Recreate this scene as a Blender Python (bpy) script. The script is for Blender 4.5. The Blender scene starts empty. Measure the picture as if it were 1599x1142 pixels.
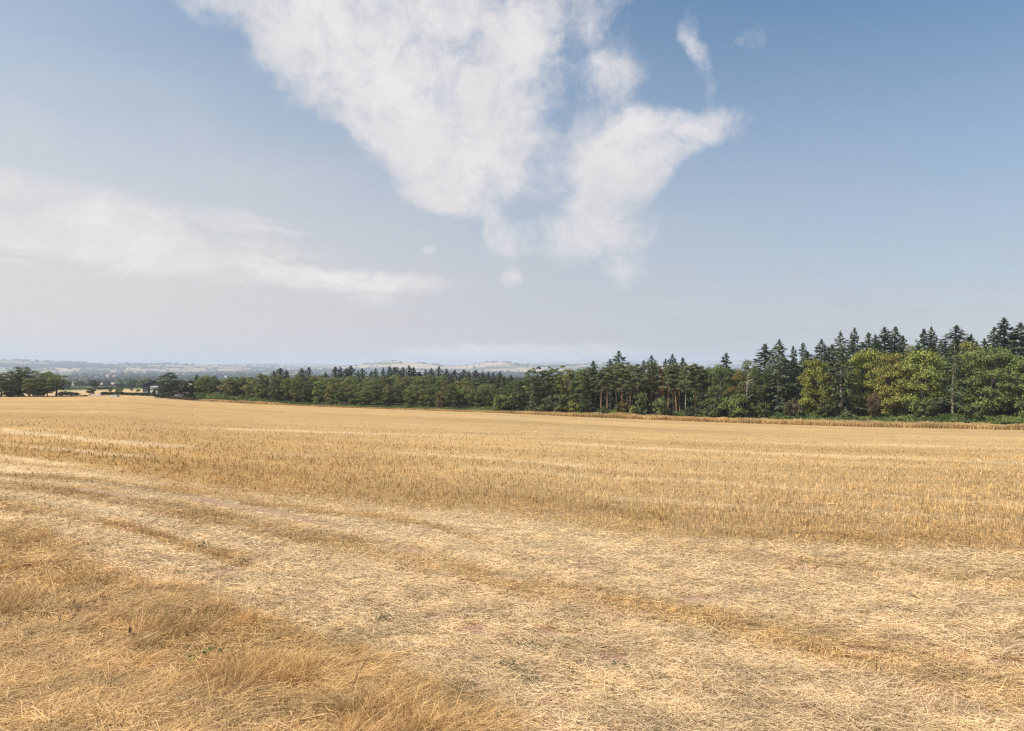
import bpy, math, random
import numpy as np
from mathutils import Vector, Matrix

S = bpy.context.scene
COL = S.collection
R_ = math.radians

# ---------------------------------------------------------------- camera
FX = 1066.0                      # photo pixels per unit tangent (24 mm lens, 1599 px wide)
CX, CY, CAMH = 800.0, 571.0, 2.2
cam = bpy.data.cameras.new("camera")
cam.lens = 24.0
cam.sensor_width = 36.0
cam.clip_start = 0.1
cam.clip_end = 60000.0
cam_ob = bpy.data.objects.new("camera", cam)
COL.objects.link(cam_ob)
cam_ob.location = (0, 0, CAMH)
cam_ob.rotation_euler = (R_(90), 0, 0)
S.camera = cam_ob

# ---------------------------------------------------------------- light, sky, exposure
SUN_AZ, SUN_EL = -106.0, 48.0     # degrees clockwise from the view direction, height
S.view_settings.view_transform = 'Standard'
S.view_settings.look = 'None'
S.view_settings.exposure = 0.42
S.view_settings.gamma = 1.0
S.view_settings.use_curve_mapping = False
S.cycles.max_bounces = 6
S.cycles.diffuse_bounces = 3
S.cycles.transmission_bounces = 3
S.cycles.volume_bounces = 1
S.cycles.use_denoising = False
S.cycles.use_adaptive_sampling = False
S.cycles.sampling_pattern = 'BLUE_NOISE'
S.cycles.filter_width = 1.3
sun = bpy.data.lights.new("sun", 'SUN')
sun.energy = 4.5
sun.angle = R_(0.5)
sun.color = (1.0, 0.93, 0.83)
sun_ob = bpy.data.objects.new("sun", sun)
COL.objects.link(sun_ob)
sd = Vector((math.sin(R_(SUN_AZ)) * math.cos(R_(SUN_EL)), math.cos(R_(SUN_AZ)) * math.cos(R_(SUN_EL)), math.sin(R_(SUN_EL))))
sun_ob.rotation_euler = (-sd).to_track_quat('-Z', 'Y').to_euler()
sun_ob.location = sd * 50

W = bpy.data.worlds.new("World")
S.world = W
W.use_nodes = True
W.cycles.sampling_method = 'NONE'      # smooth sky without a disc: plain ray hits are less grainy
nt = W.node_tree
nt.nodes.clear()
L = nt.links.new


def N(t, **kw):
    n = nt.nodes.new(t)
    for k, v in kw.items():
        setattr(n, k, v)
    return n


def math_node(op, a, b=None, c=None, clamp=False):
    n = N('ShaderNodeMath', operation=op, use_clamp=clamp)
    for i, v in enumerate((a, b, c)):
        if v is None:
            continue
        if isinstance(v, (int, float)):
            n.inputs[i].default_value = v
        else:
            L(v, n.inputs[i])
    return n.outputs[0]


sky = N('ShaderNodeTexSky', sky_type='NISHITA')
sky.sun_disc = False
sky.sun_elevation = R_(SUN_EL)
sky.sun_rotation = R_(SUN_AZ)
sky.air_density = 1.0
sky.dust_density = 0.7
sky.ozone_density = 1.5
bg_sky = N('ShaderNodeBackground')
bg_sky.inputs[1].default_value = 0.101
hs = N('ShaderNodeHueSaturation')
hs.inputs['Saturation'].default_value = 1.16
hs.inputs['Hue'].default_value = 0.49
L(sky.outputs[0], hs.inputs['Color'])
L(hs.outputs[0], bg_sky.inputs[0])
tc = N('ShaderNodeTexCoord')
sep = N('ShaderNodeSeparateXYZ')
L(tc.outputs['Generated'], sep.inputs[0])
X, Y, Z = sep.outputs
az = math_node('ARCTAN2', X, Y)
el = math_node('ARCSINE', Z)
comb = N('ShaderNodeCombineXYZ')
L(az, comb.inputs[0])
L(el, comb.inputs[1])
# noise on a flat layer overhead, so that the wisps foreshorten towards the horizon
zz = math_node('ADD', math_node('MAXIMUM', Z, 0.0), 0.16)
lay = N('ShaderNodeCombineXYZ')
L(math_node('DIVIDE', X, zz), lay.inputs[0])
L(math_node('DIVIDE', Y, zz), lay.inputs[1])
rot = N('ShaderNodeMapping', vector_type='POINT')
rot.inputs['Rotation'].default_value = (0, 0, R_(35))
rot.inputs['Scale'].default_value = (1.0, 1.0, 1)
L(lay.outputs[0], rot.inputs[0])


def noise(vec, scale, detail, rough, dist=0.0):
    n = N('ShaderNodeTexNoise')
    n.inputs['Scale'].default_value = scale
    n.inputs['Detail'].default_value = detail
    n.inputs['Roughness'].default_value = rough
    n.inputs['Distortion'].default_value = dist
    L(vec, n.inputs['Vector'])
    return n


wn = noise(comb.outputs[0], 5.0, 4, 0.55)
wv = N('ShaderNodeVectorMath', operation='SUBTRACT')
L(wn.outputs['Color'], wv.inputs[0])
wv.inputs[1].default_value = (0.5, 0.5, 0.5)
ws = N('ShaderNodeVectorMath', operation='SCALE')
L(wv.outputs[0], ws.inputs[0])
ws.inputs['Scale'].default_value = 0.16
wp = N('ShaderNodeVectorMath', operation='ADD')
L(comb.outputs[0], wp.inputs[0])
L(ws.outputs[0], wp.inputs[1])

CLOUDS = [  # px, py, rx, ry, angle, amount : soft patches that make up each cloud
    (560, 40, 230, 100, 28, 0.8), (690, 140, 230, 110, 34, 0.85), (760, 30, 120, 120, 0, 0.6),
    (680, 255, 150, 75, 34, 0.8), (775, 225, 95, 90, 0, 0.7), (620, -60, 400, 120, 0, 0.7),
    (450, 60, 190, 90, 35, 0.62), (520, 150, 170, 80, 42, 0.68), (600, 235, 140, 65, 42, 0.68), (370, 15, 170, 45, 30, 0.4),
    (800, 140, 80, 110, 0, 0.7), (815, 40, 60, 80, 0, 0.5), (990, 205, 95, 46, 0, 0.72), (905, 190, 34, 60, 0, 0.4),
    (955, 240, 100, 80, 0, 0.75), (1070, 208, 105, 42, -16, 0.95), (1030, 250, 60, 36, -20, 0.6),
    (945, 315, 90, 85, 15, 0.75), (880, 382, 100, 38, 8, 0.66), (960, 395, 100, 50, 0, 0.46),
    (735, 345, 120, 32, 28, 0.6), (955, 105, 65, 45, 10, 0.6), (930, 60, 80, 110, 0, 0.36),
    (1098, 95, 24, 120, -8, 0.36), (1093, 20, 22, 60, 10, 0.34), (672, 390, 22, 12, -5, 0.75), (799, 434, 24, 22, 0, 0.65),
    (40, 335, 420, 80, 8, 0.72), (260, 362, 330, 64, 10, 0.56), (400, 428, 400, 32, 3, 0.52),
    (600, 440, 180, 22, 0, 0.5), (570, 473, 80, 14, -3, 0.45), (385, 347, 110, 20, 10, 0.5),
    (800, 553, 250, 22, 0, 0.85), (1000, 548, 330, 16, -2, 0.25), (1190, 175, 55, 26, -40, 0.25), (1180, 45, 40, 26, -40, 0.3),
    (1055, 471, 60, 9, 0, 0.4), (1410, 460, 130, 26, 0, 0.18), (150, 150, 200, 40, 15, 0.12), (700, 500, 240, 30, 3, 0.12),
]
total = None
for (px, py, rx, ry, ang, amt) in CLOUDS:
    dx, dy = (px - CX) / FX, (CY - py) / FX
    a0 = math.atan(dx)
    e0 = math.atan(dy * math.cos(a0))
    m = N('ShaderNodeMapping', vector_type='TEXTURE')
    m.inputs['Location'].default_value = (a0, e0, 0)
    m.inputs['Rotation'].default_value = (0, 0, R_(-ang))
    m.inputs['Scale'].default_value = (1.15 * rx / FX * math.cos(a0) ** 2, 1.15 * ry / FX * math.cos(a0) * math.cos(e0), 1)
    L((comb if ry < 22 or py > 425 or (px < 500 and py > 250) else wp).outputs[0], m.inputs[0])
    ln = N('ShaderNodeVectorMath', operation='LENGTH')
    L(m.outputs[0], ln.inputs[0])
    mr = N('ShaderNodeMapRange', interpolation_type='SMOOTHERSTEP')
    mr.inputs['From Min'].default_value = 1.25
    mr.inputs['From Max'].default_value = 0.1
    mr.inputs['To Min'].default_value = 0.0
    mr.inputs['To Max'].default_value = amt
    L(ln.outputs['Value'], mr.inputs['Value'])
    if total is None:
        total = mr.outputs[0]
    else:  # screen: a + b - ab
        total = math_node('SUBTRACT', math_node('ADD', total, mr.outputs[0]), math_node('MULTIPLY', total, mr.outputs[0]))
n_big = noise(wp.outputs[0], 11.0, 10, 0.66, 0.25)
n_lay = noise(rot.outputs[0], 2.4, 8, 0.62, 0.6)
str_map = N('ShaderNodeMapping', vector_type='POINT')
str_map.inputs['Rotation'].default_value = (0, 0, R_(8))
str_map.inputs['Scale'].default_value = (3.0, 48.0, 1)
L(wp.outputs[0], str_map.inputs[0])
n_str = noise(str_map.outputs[0], 1.0, 6, 0.6, 0.3)
# low and far clouds are streaky, high ones billowy
hi = N('ShaderNodeMapRange', interpolation_type='SMOOTHSTEP')
L(el, hi.inputs['Value'])
hi.inputs['From Min'].default_value = 0.12
hi.inputs['From Max'].default_value = 0.26
nm = N('ShaderNodeMix', data_type='FLOAT')
hi_az = N('ShaderNodeMapRange', interpolation_type='SMOOTHSTEP')
L(az, hi_az.inputs['Value'])
hi_az.inputs['From Min'].default_value = -0.22
hi_az.inputs['From Max'].default_value = -0.05
L(math_node('MAXIMUM', hi.outputs[0], math_node('MULTIPLY', hi_az.outputs[0], math_node('GREATER_THAN', el, 0.08))), nm.inputs[0])
L(math_node('ADD', math_node('MULTIPLY', n_str.outputs[0], 0.75), math_node('MULTIPLY', n_big.outputs[0], 0.25)), nm.inputs[2])
L(math_node('ADD', math_node('MULTIPLY', n_big.outputs[0], 0.72), math_node('MULTIPLY', n_lay.outputs[0], 0.28)), nm.inputs[3])
dens = math_node('MULTIPLY_ADD', math_node('SUBTRACT', nm.outputs[0], 0.5), 2.3, total)
alpha = N('ShaderNodeMapRange', interpolation_type='SMOOTHSTEP')
L(dens, alpha.inputs['Value'])
alpha.inputs['From Min'].default_value = 0.20
alpha.inputs['From Max'].default_value = 1.08
alpha.inputs['To Max'].default_value = 0.94
gate = N('ShaderNodeMapRange', interpolation_type='SMOOTHSTEP')
L(total, gate.inputs['Value'])
gate.inputs['From Min'].default_value = 0.02
gate.inputs['From Max'].default_value = 0.30
cloud_a = math_node('MULTIPLY', alpha.outputs[0], gate.outputs[0])
# thin high veil over the whole sky, thicker low down and towards the sun's side
v_el = N('ShaderNodeMapRange', interpolation_type='SMOOTHSTEP')
L(el, v_el.inputs['Value'])
v_el.inputs['From Min'].default_value = 0.55
v_el.inputs['From Max'].default_value = 0.0
v_el.inputs['To Max'].default_value = 0.80
v_az = N('ShaderNodeMapRange', interpolation_type='SMOOTHSTEP')
L(az, v_az.inputs['Value'])
v_az.inputs['From Min'].default_value = 0.75
v_az.inputs['From Max'].default_value = -0.9
v_az.inputs['To Min'].default_value = 0.0
v_az.inputs['To Max'].default_value = 1.0
veil = math_node('MULTIPLY', math_node('ADD', math_node('MULTIPLY', v_el.outputs[0], math_node('MULTIPLY_ADD', v_az.outputs[0], 0.25, 0.92)), math_node('MULTIPLY', v_az.outputs[0], 0.23)), math_node('MULTIPLY_ADD', n_lay.outputs[0], 0.5, 0.75), None, True)
bg_cl = N('ShaderNodeBackground')
cr = N('ShaderNodeMix', data_type='RGBA')
shade = noise(wp.outputs[0], 6.5, 6, 0.55, 0.4)
sh_r = N('ShaderNodeMapRange')
L(shade.outputs[0], sh_r.inputs['Value'])
sh_r.inputs['From Min'].default_value = 0.35
sh_r.inputs['From Max'].default_value = 0.62
L(sh_r.outputs[0], cr.inputs[0])
cr.inputs[6].default_value = (0.60, 0.585, 0.595, 1)
cr.inputs[7].default_value = (0.72, 0.685, 0.675, 1)
L(cr.outputs[2], bg_cl.inputs[0])
bg_cl.inputs[1].default_value = 0.93
mixw = N('ShaderNodeMixShader')
bg_veil = N('ShaderNodeBackground')
vc = N('ShaderNodeMix', data_type='RGBA')
L(v_az.outputs[0], vc.inputs[0])
vc.inputs[6].default_value = (0.36, 0.362, 0.41, 1)
vc.inputs[7].default_value = (0.545, 0.53, 0.52, 1)
L(vc.outputs[2], bg_veil.inputs[0])
mixv = N('ShaderNodeMixShader')
L(veil, mixv.inputs[0])
L(bg_sky.outputs[0], mixv.inputs[1])
L(bg_veil.outputs[0], mixv.inputs[2])
L(cloud_a, mixw.inputs[0])
L(mixv.outputs[0], mixw.inputs[1])
L(bg_cl.outputs[0], mixw.inputs[2])
wout = N('ShaderNodeOutputWorld')
L(mixw.outputs[0], wout.inputs[0])

# ================================================================ helpers
rng = np.random.default_rng(11)
random.seed(5)


def smooth(a, b, x):
    t = np.clip((np.asarray(x, float) - a) / (b - a), 0, 1)
    return t * t * (3 - 2 * t)


def _hash(ix, iy, s):
    h = (ix.astype(np.int64) * 374761393 + iy.astype(np.int64) * 668265263 + s * 982451653) & 0x7fffffff
    h = ((h ^ (h >> 13)) * 1274126177) & 0x7fffffff
    h = (h ^ (h >> 16)) & 0x7fffffff
    return h / 2147483647.0


def vnoise(x, y, s=0):
    ix, iy = np.floor(x), np.floor(y)
    fx, fy = x - ix, y - iy
    fx, fy = fx * fx * (3 - 2 * fx), fy * fy * (3 - 2 * fy)
    a, b = _hash(ix, iy, s), _hash(ix + 1, iy, s)
    c, d = _hash(ix, iy + 1, s), _hash(ix + 1, iy + 1, s)
    return (a * (1 - fx) + b * fx) * (1 - fy) + (c * (1 - fx) + d * fx) * fy


def fbm(x, y, s=0, o=4):
    t, amp, tot = 0, 1.0, 0
    for k in range(o):
        t = t + amp * vnoise(x * 2 ** k, y * 2 ** k, s + k * 17)
        tot += amp
        amp *= 0.55
    return t / tot


def tag(o, label, cat, group=None, kind=None):
    if label:
        o['label'] = label
    if cat:
        o['category'] = cat
    if group:
        o['group'] = group
    if kind:
        o['kind'] = kind
    return o


def mesh_from(name, verts, quads=None, tris=None, mat=None, col=None, smooth_shade=False):
    """one mesh from arrays: quads (n,4) and/or tris (n,3); col = per-vertex rgb"""
    me = bpy.data.meshes.new(name)
    verts = np.asarray(verts, np.float32)
    nq = 0 if quads is None else len(quads)
    nt_ = 0 if tris is None else len(tris)
    li = []
    if nq:
        li.append(np.asarray(quads, np.int32).ravel())
    if nt_:
        li.append(np.asarray(tris, np.int32).ravel())
    li = np.concatenate(li)
    me.vertices.add(len(verts))
    me.vertices.foreach_set("co", verts.ravel())
    me.loops.add(len(li))
    me.loops.foreach_set("vertex_index", li)
    me.polygons.add(nq + nt_)
    starts = np.concatenate([np.arange(nq) * 4, nq * 4 + np.arange(nt_) * 3]).astype(np.int32)
    me.polygons.foreach_set("loop_start", starts)
    me.update(calc_edges=True)
    me.polygons.foreach_set("use_smooth", np.full(nq + nt_, smooth_shade, bool))
    if col is not None:
        ca = me.color_attributes.new("tint", 'FLOAT_COLOR', 'POINT')
        c4 = np.ones((len(verts), 4), np.float32)
        c4[:, :3] = col
        ca.data.foreach_set("color", c4.ravel())
    if mat:
        me.materials.append(mat)
    return me


def link(name, me, parent=None):
    o = bpy.data.objects.new(name, me)
    COL.objects.link(o)
    if parent:
        o.parent = parent
    return o


def empty(name, loc=(0, 0, 0), rz=0):
    o = bpy.data.objects.new(name, None)
    o.empty_display_size = 0.5
    COL.objects.link(o)
    o.location = loc
    o.rotation_euler = (0, 0, rz)
    return o


class MB:
    """collects tubes, boxes and leaf cards into one mesh"""

    def __init__(self):
        self.v, self.q, self.t, self.c, self.n = [], [], [], [], 0

    def add(self, v, q=None, t=None, c=(1, 1, 1)):
        v = np.asarray(v, float)
        if q is not None and len(q):
            self.q.append(np.asarray(q) + self.n)
        if t is not None and len(t):
            self.t.append(np.asarray(t) + self.n)
        c = np.asarray(c, float)
        self.c.append(np.broadcast_to(c, (len(v), 3)))
        self.v.append(v)
        self.n += len(v)

    def tube(self, pts, rad, k=7, c=(1, 1, 1)):
        pts = np.asarray(pts, float)
        rad = np.broadcast_to(np.asarray(rad, float), (len(pts),))
        d = np.gradient(pts, axis=0)
        d /= np.linalg.norm(d, axis=1)[:, None] + 1e-9
        ref = np.where(np.abs(d[:, 2:3]) > 0.9, np.array([[1., 0, 0]]), np.array([[0., 0, 1]]))
        u = np.cross(d, ref)
        u /= np.linalg.norm(u, axis=1)[:, None]
        w = np.cross(d, u)
        a = np.arange(k) * 2 * math.pi / k
        ring = pts[:, None] + rad[:, None, None] * (np.cos(a)[None, :, None] * u[:, None] + np.sin(a)[None, :, None] * w[:, None])
        q = []
        for i in range(len(pts) - 1):
            for j in range(k):
                q.append((i * k + j, i * k + (j + 1) % k, (i + 1) * k + (j + 1) % k, (i + 1) * k + j))
        self.add(ring.reshape(-1, 3), q, None, c)

    def box(self, lo, hi, c=(1, 1, 1)):
        x0, y0, z0 = lo
        x1, y1, z1 = hi
        v = [(x0, y0, z0), (x1, y0, z0), (x1, y1, z0), (x0, y1, z0), (x0, y0, z1), (x1, y0, z1), (x1, y1, z1), (x0, y1, z1)]
        self.add(v, [(0, 3, 2, 1), (4, 5, 6, 7), (0, 1, 5, 4), (1, 2, 6, 5), (2, 3, 7, 6), (3, 0, 4, 7)], None, c)

    def cards(self, p, nrm, ln, wd, c, along=None):
        """leaf cards: centres p (n,3), normals, length, width, colour (n,3)"""
        n = len(p)
        nrm = nrm / (np.linalg.norm(nrm, axis=1)[:, None] + 1e-9)
        r = rng.normal(size=(n, 3)) if along is None else along
        u = r - nrm * np.sum(r * nrm, axis=1)[:, None]
        u /= np.linalg.norm(u, axis=1)[:, None] + 1e-9
        w = np.cross(nrm, u)
        ln = np.broadcast_to(ln, (n,))[:, None] / 2
        wd = np.broadcast_to(wd, (n,))[:, None] / 2
        # pointed leaf shape: four corners of a rhombus with a blunt base
        v = np.stack([p - u * ln, p + w * wd - u * ln * 0.1, p + u * ln, p - w * wd - u * ln * 0.1], 1).reshape(-1, 3)
        q = np.arange(n * 4).reshape(n, 4)
        self.add(v, q, None, np.repeat(np.broadcast_to(c, (n, 3)), 4, axis=0))

    def mesh(self, name, mat, smooth_shade=False):
        return mesh_from(name, np.concatenate(self.v), np.concatenate(self.q) if self.q else None,
                         np.concatenate(self.t) if self.t else None, mat, np.concatenate(self.c), smooth_shade)


# ---------------------------------------------------------------- materials
def mat(name):
    m = bpy.data.materials.new(name)
    m.use_nodes = True
    m.node_tree.nodes.clear()
    return m, m.node_tree.nodes, m.node_tree.links.new


def leaf_material(name, transl=0.3, tint_obj=True, rough=0.65, noise_scale=0.6):
    m, n, l = mat(name)
    out = n.new('ShaderNodeOutputMaterial')
    att = n.new('ShaderNodeAttribute')
    att.attribute_name = 'tint'
    col = att.outputs['Color']
    if tint_obj:
        oi = n.new('ShaderNodeObjectInfo')
        mx = n.new('ShaderNodeMix')
        mx.data_type = 'RGBA'
        mx.blend_type = 'MULTIPLY'
        mx.inputs[0].default_value = 1
        l(att.outputs['Color'], mx.inputs[6])
        l(oi.outputs['Color'], mx.inputs[7])
        col = mx.outputs[2]
    tcn = n.new('ShaderNodeTexCoord')
    nz = n.new('ShaderNodeTexNoise')
    nz.inputs['Scale'].default_value = noise_scale
    nz.inputs['Detail'].default_value = 3
    l(tcn.outputs['Object'], nz.inputs['Vector'])
    hsv = n.new('ShaderNodeHueSaturation')
    mr = n.new('ShaderNodeMapRange')
    l(nz.outputs[0], mr.inputs[0])
    mr.inputs[1].default_value, mr.inputs[2].default_value = 0.3, 0.7
    mr.inputs[3].default_value, mr.inputs[4].default_value = 0.8, 1.22
    l(mr.outputs[0], hsv.inputs['Value'])
    l(col, hsv.inputs['Color'])
    pb = n.new('ShaderNodeBsdfPrincipled')
    pb.inputs['Roughness'].default_value = rough
    pb.inputs['Specular IOR Level'].default_value = 0.25
    l(hsv.outputs[0], pb.inputs['Base Color'])
    if transl > 0:
        tr = n.new('ShaderNodeBsdfTranslucent')
        l(hsv.outputs[0], tr.inputs[0])
        ms = n.new('ShaderNodeMixShader')
        ms.inputs[0].default_value = transl
        l(pb.outputs[0], ms.inputs[1])
        l(tr.outputs[0], ms.inputs[2])
        l(ms.outputs[0], out.inputs[0])
    else:
        l(pb.outputs[0], out.inputs[0])
    return m


M_LEAF = leaf_material('leaves')
M_STRAW = leaf_material('straw', 0.25, False, 0.6, 2.0)
M_STUFFLEAF = leaf_material('ground_leaves', 0.3, False)


def bark_material():
    m, n, l = mat('bark')
    out = n.new('ShaderNodeOutputMaterial')
    oi = n.new('ShaderNodeObjectInfo')
    tcn = n.new('ShaderNodeTexCoord')
    mp = n.new('ShaderNodeMapping')
    mp.inputs['Scale'].default_value = (6, 6, 1.2)
    l(tcn.outputs['Object'], mp.inputs[0])
    nz = n.new('ShaderNodeTexNoise')
    nz.inputs['Scale'].default_value = 1.5
    nz.inputs['Detail'].default_value = 5
    l(mp.outputs[0], nz.inputs['Vector'])
    hsv = n.new('ShaderNodeHueSaturation')
    mr = n.new('ShaderNodeMapRange')
    l(nz.outputs[0], mr.inputs[0])
    mr.inputs[1].default_value, mr.inputs[2].default_value = 0.3, 0.7
    mr.inputs[3].default_value, mr.inputs[4].default_value = 0.55, 1.3
    l(mr.outputs[0], hsv.inputs['Value'])
    l(oi.outputs['Color'], hsv.inputs['Color'])
    pb = n.new('ShaderNodeBsdfPrincipled')
    pb.inputs['Roughness'].default_value = 0.9
    l(hsv.outputs[0], pb.inputs['Base Color'])
    bp = n.new('ShaderNodeBump')
    bp.inputs['Strength'].default_value = 0.6
    l(nz.outputs[0], bp.inputs['Height'])
    l(bp.outputs[0], pb.inputs['Normal'])
    l(pb.outputs[0], out.inputs[0])
    return m


M_BARK = bark_material()


def tint_material(name, scales, amt, rough=0.9, bump=0.0, bscale=30.0, bdist=0.02):
    """base colour from the tint attribute, broken up by noise at several scales"""
    m, n, l = mat(name)
    out = n.new('ShaderNodeOutputMaterial')
    att = n.new('ShaderNodeAttribute')
    att.attribute_name = 'tint'
    geo = n.new('ShaderNodeTexCoord')
    col = att.outputs['Color']
    for s, a in zip(scales, amt):
        nz = n.new('ShaderNodeTexNoise')
        nz.inputs['Scale'].default_value = s
        nz.inputs['Detail'].default_value = 5
        nz.inputs['Roughness'].default_value = 0.65
        l(geo.outputs['Object'], nz.inputs['Vector'])
        mr = n.new('ShaderNodeMapRange')
        l(nz.outputs[0], mr.inputs[0])
        mr.inputs[1].default_value, mr.inputs[2].default_value = 0.3, 0.7
        mr.inputs[3].default_value, mr.inputs[4].default_value = 1 - a, 1 + a
        hsv = n.new('ShaderNodeHueSaturation')
        l(mr.outputs[0], hsv.inputs['Value'])
        l(col, hsv.inputs['Color'])
        col = hsv.outputs[0]
    pb = n.new('ShaderNodeBsdfPrincipled')
    pb.inputs['Roughness'].default_value = rough
    pb.inputs['Specular IOR Level'].default_value = 0.15
    l(col, pb.inputs['Base Color'])
    if bump:
        nz = n.new('ShaderNodeTexNoise')
        nz.inputs['Scale'].default_value = bscale
        nz.inputs['Detail'].default_value = 6
        nz.inputs['Roughness'].default_value = 0.7
        l(geo.outputs['Object'], nz.inputs['Vector'])
        bp = n.new('ShaderNodeBump')
        bp.inputs['Strength'].default_value = bump
        bp.inputs['Distance'].default_value = bdist
        l(nz.outputs[0], bp.inputs['Height'])
        l(bp.outputs[0], pb.inputs['Normal'])
    l(pb.outputs[0], out.inputs[0])
    return m


# ================================================================ terrain shape
# far edge of the stubble field: photo column -> row of the edge and true distance
E_PX = np.array([-300, 0, 100, 200, 300, 400, 500, 600, 700, 800, 900, 1000, 1100, 1200, 1300, 1400, 1500, 1600, 1900.])
E_ROW = np.array([623, 620.5, 620, 619.5, 626, 631, 635.5, 639, 642.5, 646, 651, 655, 659, 662.5, 665.5, 668, 670, 672, 676.])
E_DY = np.array([235, 260, 268, 270, 258, 245, 230, 220, 210, 200, 193, 186, 179, 172, 164, 157, 150, 143, 128.])
_th = np.arctan((E_PX - CX) / FX)
E_TH = np.concatenate([[-math.pi, -2.2, -1.5], _th, [1.5, 2.2, math.pi]])
E_R = np.concatenate([[70, 80, 150], E_DY / np.cos(_th), [120, 80, 70]])
_D = (E_ROW - CY) / FX * E_DY
E_D = np.concatenate([[3.4, 3.8, 7.5], _D, [10, 5, 3.4]])


def Re(th):
    return np.interp(th, E_TH, E_R)


def De(th):
    return np.interp(th, E_TH, E_D)


def px_of(th):
    return CX + FX * np.tan(np.clip(th, -1.18, 1.18))


def hill_table(px, pts):
    xs = [p[0] for p in pts]
    ys = [p[1] for p in pts]
    return np.interp(px, xs, ys)


RIDGE_A = [(-400, 565), (0, 562.8), (60, 563.3), (100, 564.8), (150, 567), (200, 568), (230, 569.5), (262, 568.2), (290, 569), (330, 571.5), (380, 572.5), (430, 573.5), (480, 576), (560, 578)]
RIDGE_B = [(350, 579), (480, 576), (540, 572.5), (570, 568.5), (600, 565), (620, 564.2), (650, 566), (680, 568), (700, 571.3), (715, 572), (740, 569.2), (765, 565.3), (785, 565.3), (800, 567), (830, 571.3), (880, 572), (920, 569), (945, 566), (975, 568), (1050, 574), (1200, 578)]
RIDGE_C = [(-400, 569), (300, 570), (340, 568.8), (380, 568), (430, 568), (472, 566.3), (500, 568.8), (540, 570), (780, 570), (830, 566.5), (900, 564.5), (980, 562.8), (1080, 565), (1150, 563.2), (1200, 563), (1400, 565), (1900, 566)]


def ground(th, R):
    """height of the ground at azimuth th (clockwise from the view) and horizontal distance R; the camera stands over z = 0"""
    th = np.asarray(th, float)
    R = np.asarray(R, float)
    th, R = np.broadcast_arrays(th, R)
    re, de = Re(th), De(th)
    px = px_of(th)
    inner = CAMH + (de - CAMH) * R / re
    # beyond the field
    lo = np.interp(px, [0, 300, 450], [15.2, 15.2, 19.5])
    n = [(re, de), (re + 45, de + 0.6), (np.maximum(450, re + 100), np.maximum(lo, de + 2.5)), (650 + 0 * re, np.maximum(20.0, de + 4)),
         (950 + 0 * re, 27 + 0 * re), (1500 + 0 * re, 36.5 + 0 * re), (3000 + 0 * re, 54 + 0 * re), (6000 + 0 * re, 62 + 0 * re), (20000 + 0 * re, 62 + 0 * re)]
    outer = n[-1][1].copy()
    for (r0, d0), (r1, d1) in zip(n[:-1], n[1:]):
        m = (R >= r0) & (R <= r1)
        t = (R - r0) / np.maximum(r1 - r0, 1e-3)
        outer = np.where(m, d0 + (d1 - d0) * t, outer)
    z = CAMH - np.where(R < re, inner, outer)
    X_, Y_ = R * np.sin(th), R * np.cos(th)
    und = smooth(900, 3000, R) * (fbm(X_ / 900, Y_ / 900, 3, 3) - 0.5) * 26
    z = z + und
    for tb, rc, w, wf in ((RIDGE_A, 9300., 2000., 1), (RIDGE_B, 7600., 1000., 1), (RIDGE_C, 13200., 1500., 1)):
        h = CAMH + (CY - hill_table(px, tb)) / FX * rc * np.cos(np.clip(th, -1.0, 1.0))
        g = np.exp(-((R - rc) / w) ** 2)
        rough = (fbm(X_ / 420, Y_ / 420, 9, 3) - 0.5) * 22
        z = z + np.maximum(h - z, 0) * g + rough * g * np.where(h > z, 1, 0) * 0.5
    return z


def gpt(px, Yd, dz=0.0):
    """a point standing on the ground in photo column px at depth Yd"""
    th = math.atan((px - CX) / FX)
    R = Yd / math.cos(th)
    return Vector((R * math.sin(th), Yd, float(ground(th, R)) + dz))


def field_pt(px, py):
    """point of the field seen in the photo at px, py"""
    th = math.atan((px - CX) / FX)
    k = (float(De(th)) - CAMH) / float(Re(th))
    s = (py - CY) / FX * math.cos(th)
    R = CAMH / (s - k)
    return Vector((R * math.sin(th), R * math.cos(th), float(ground(th, R))))


# ================================================================ the surface of the field
def poly(x, pts):
    return np.interp(x, [p[0] for p in pts], [p[1] for p in pts])


S_EDGE = [(-300, 690), (0, 724), (150, 738), (320, 762), (500, 786), (650, 798), (800, 808), (1000, 836), (1250, 850), (1599, 862), (2000, 868)]
STRIPS = [  # centre row, half width, strength : bands of standing stubble left in the straw
    ([(-300, 715), (0, 742), (175, 753), (275, 763), (360, 776), (500, 798), (640, 815), (760, 838)], [(0, 3), (200, 6), (600, 6), (760, 3)], 0.9, -300, 790),
    ([(-300, 725), (0, 757), (100, 767), (190, 780), (300, 800), (400, 820), (500, 840), (600, 862), (700, 884), (800, 915), (1100, 968), (1250, 1000), (1450, 1052), (1599, 1080), (2000, 1150)],
     [(0, 8), (190, 11), (300, 14), (700, 18), (800, 15), (1100, 20), (1450, 30), (1599, 36)], 0.85, -300, 2000),
    ([(-300, 760), (0, 790), (60, 800), (130, 812), (200, 826), (270, 846), (320, 862), (400, 880), (440, 893)], [(0, 12), (100, 8), (200, 8), (400, 10)], 0.9, -300, 430),
    ([(900, 822), (1050, 852), (1300, 880), (1599, 905), (1900, 915)], [(900, 4), (1300, 14), (1599, 18)], 0.5, 900, 2000),
]
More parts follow.
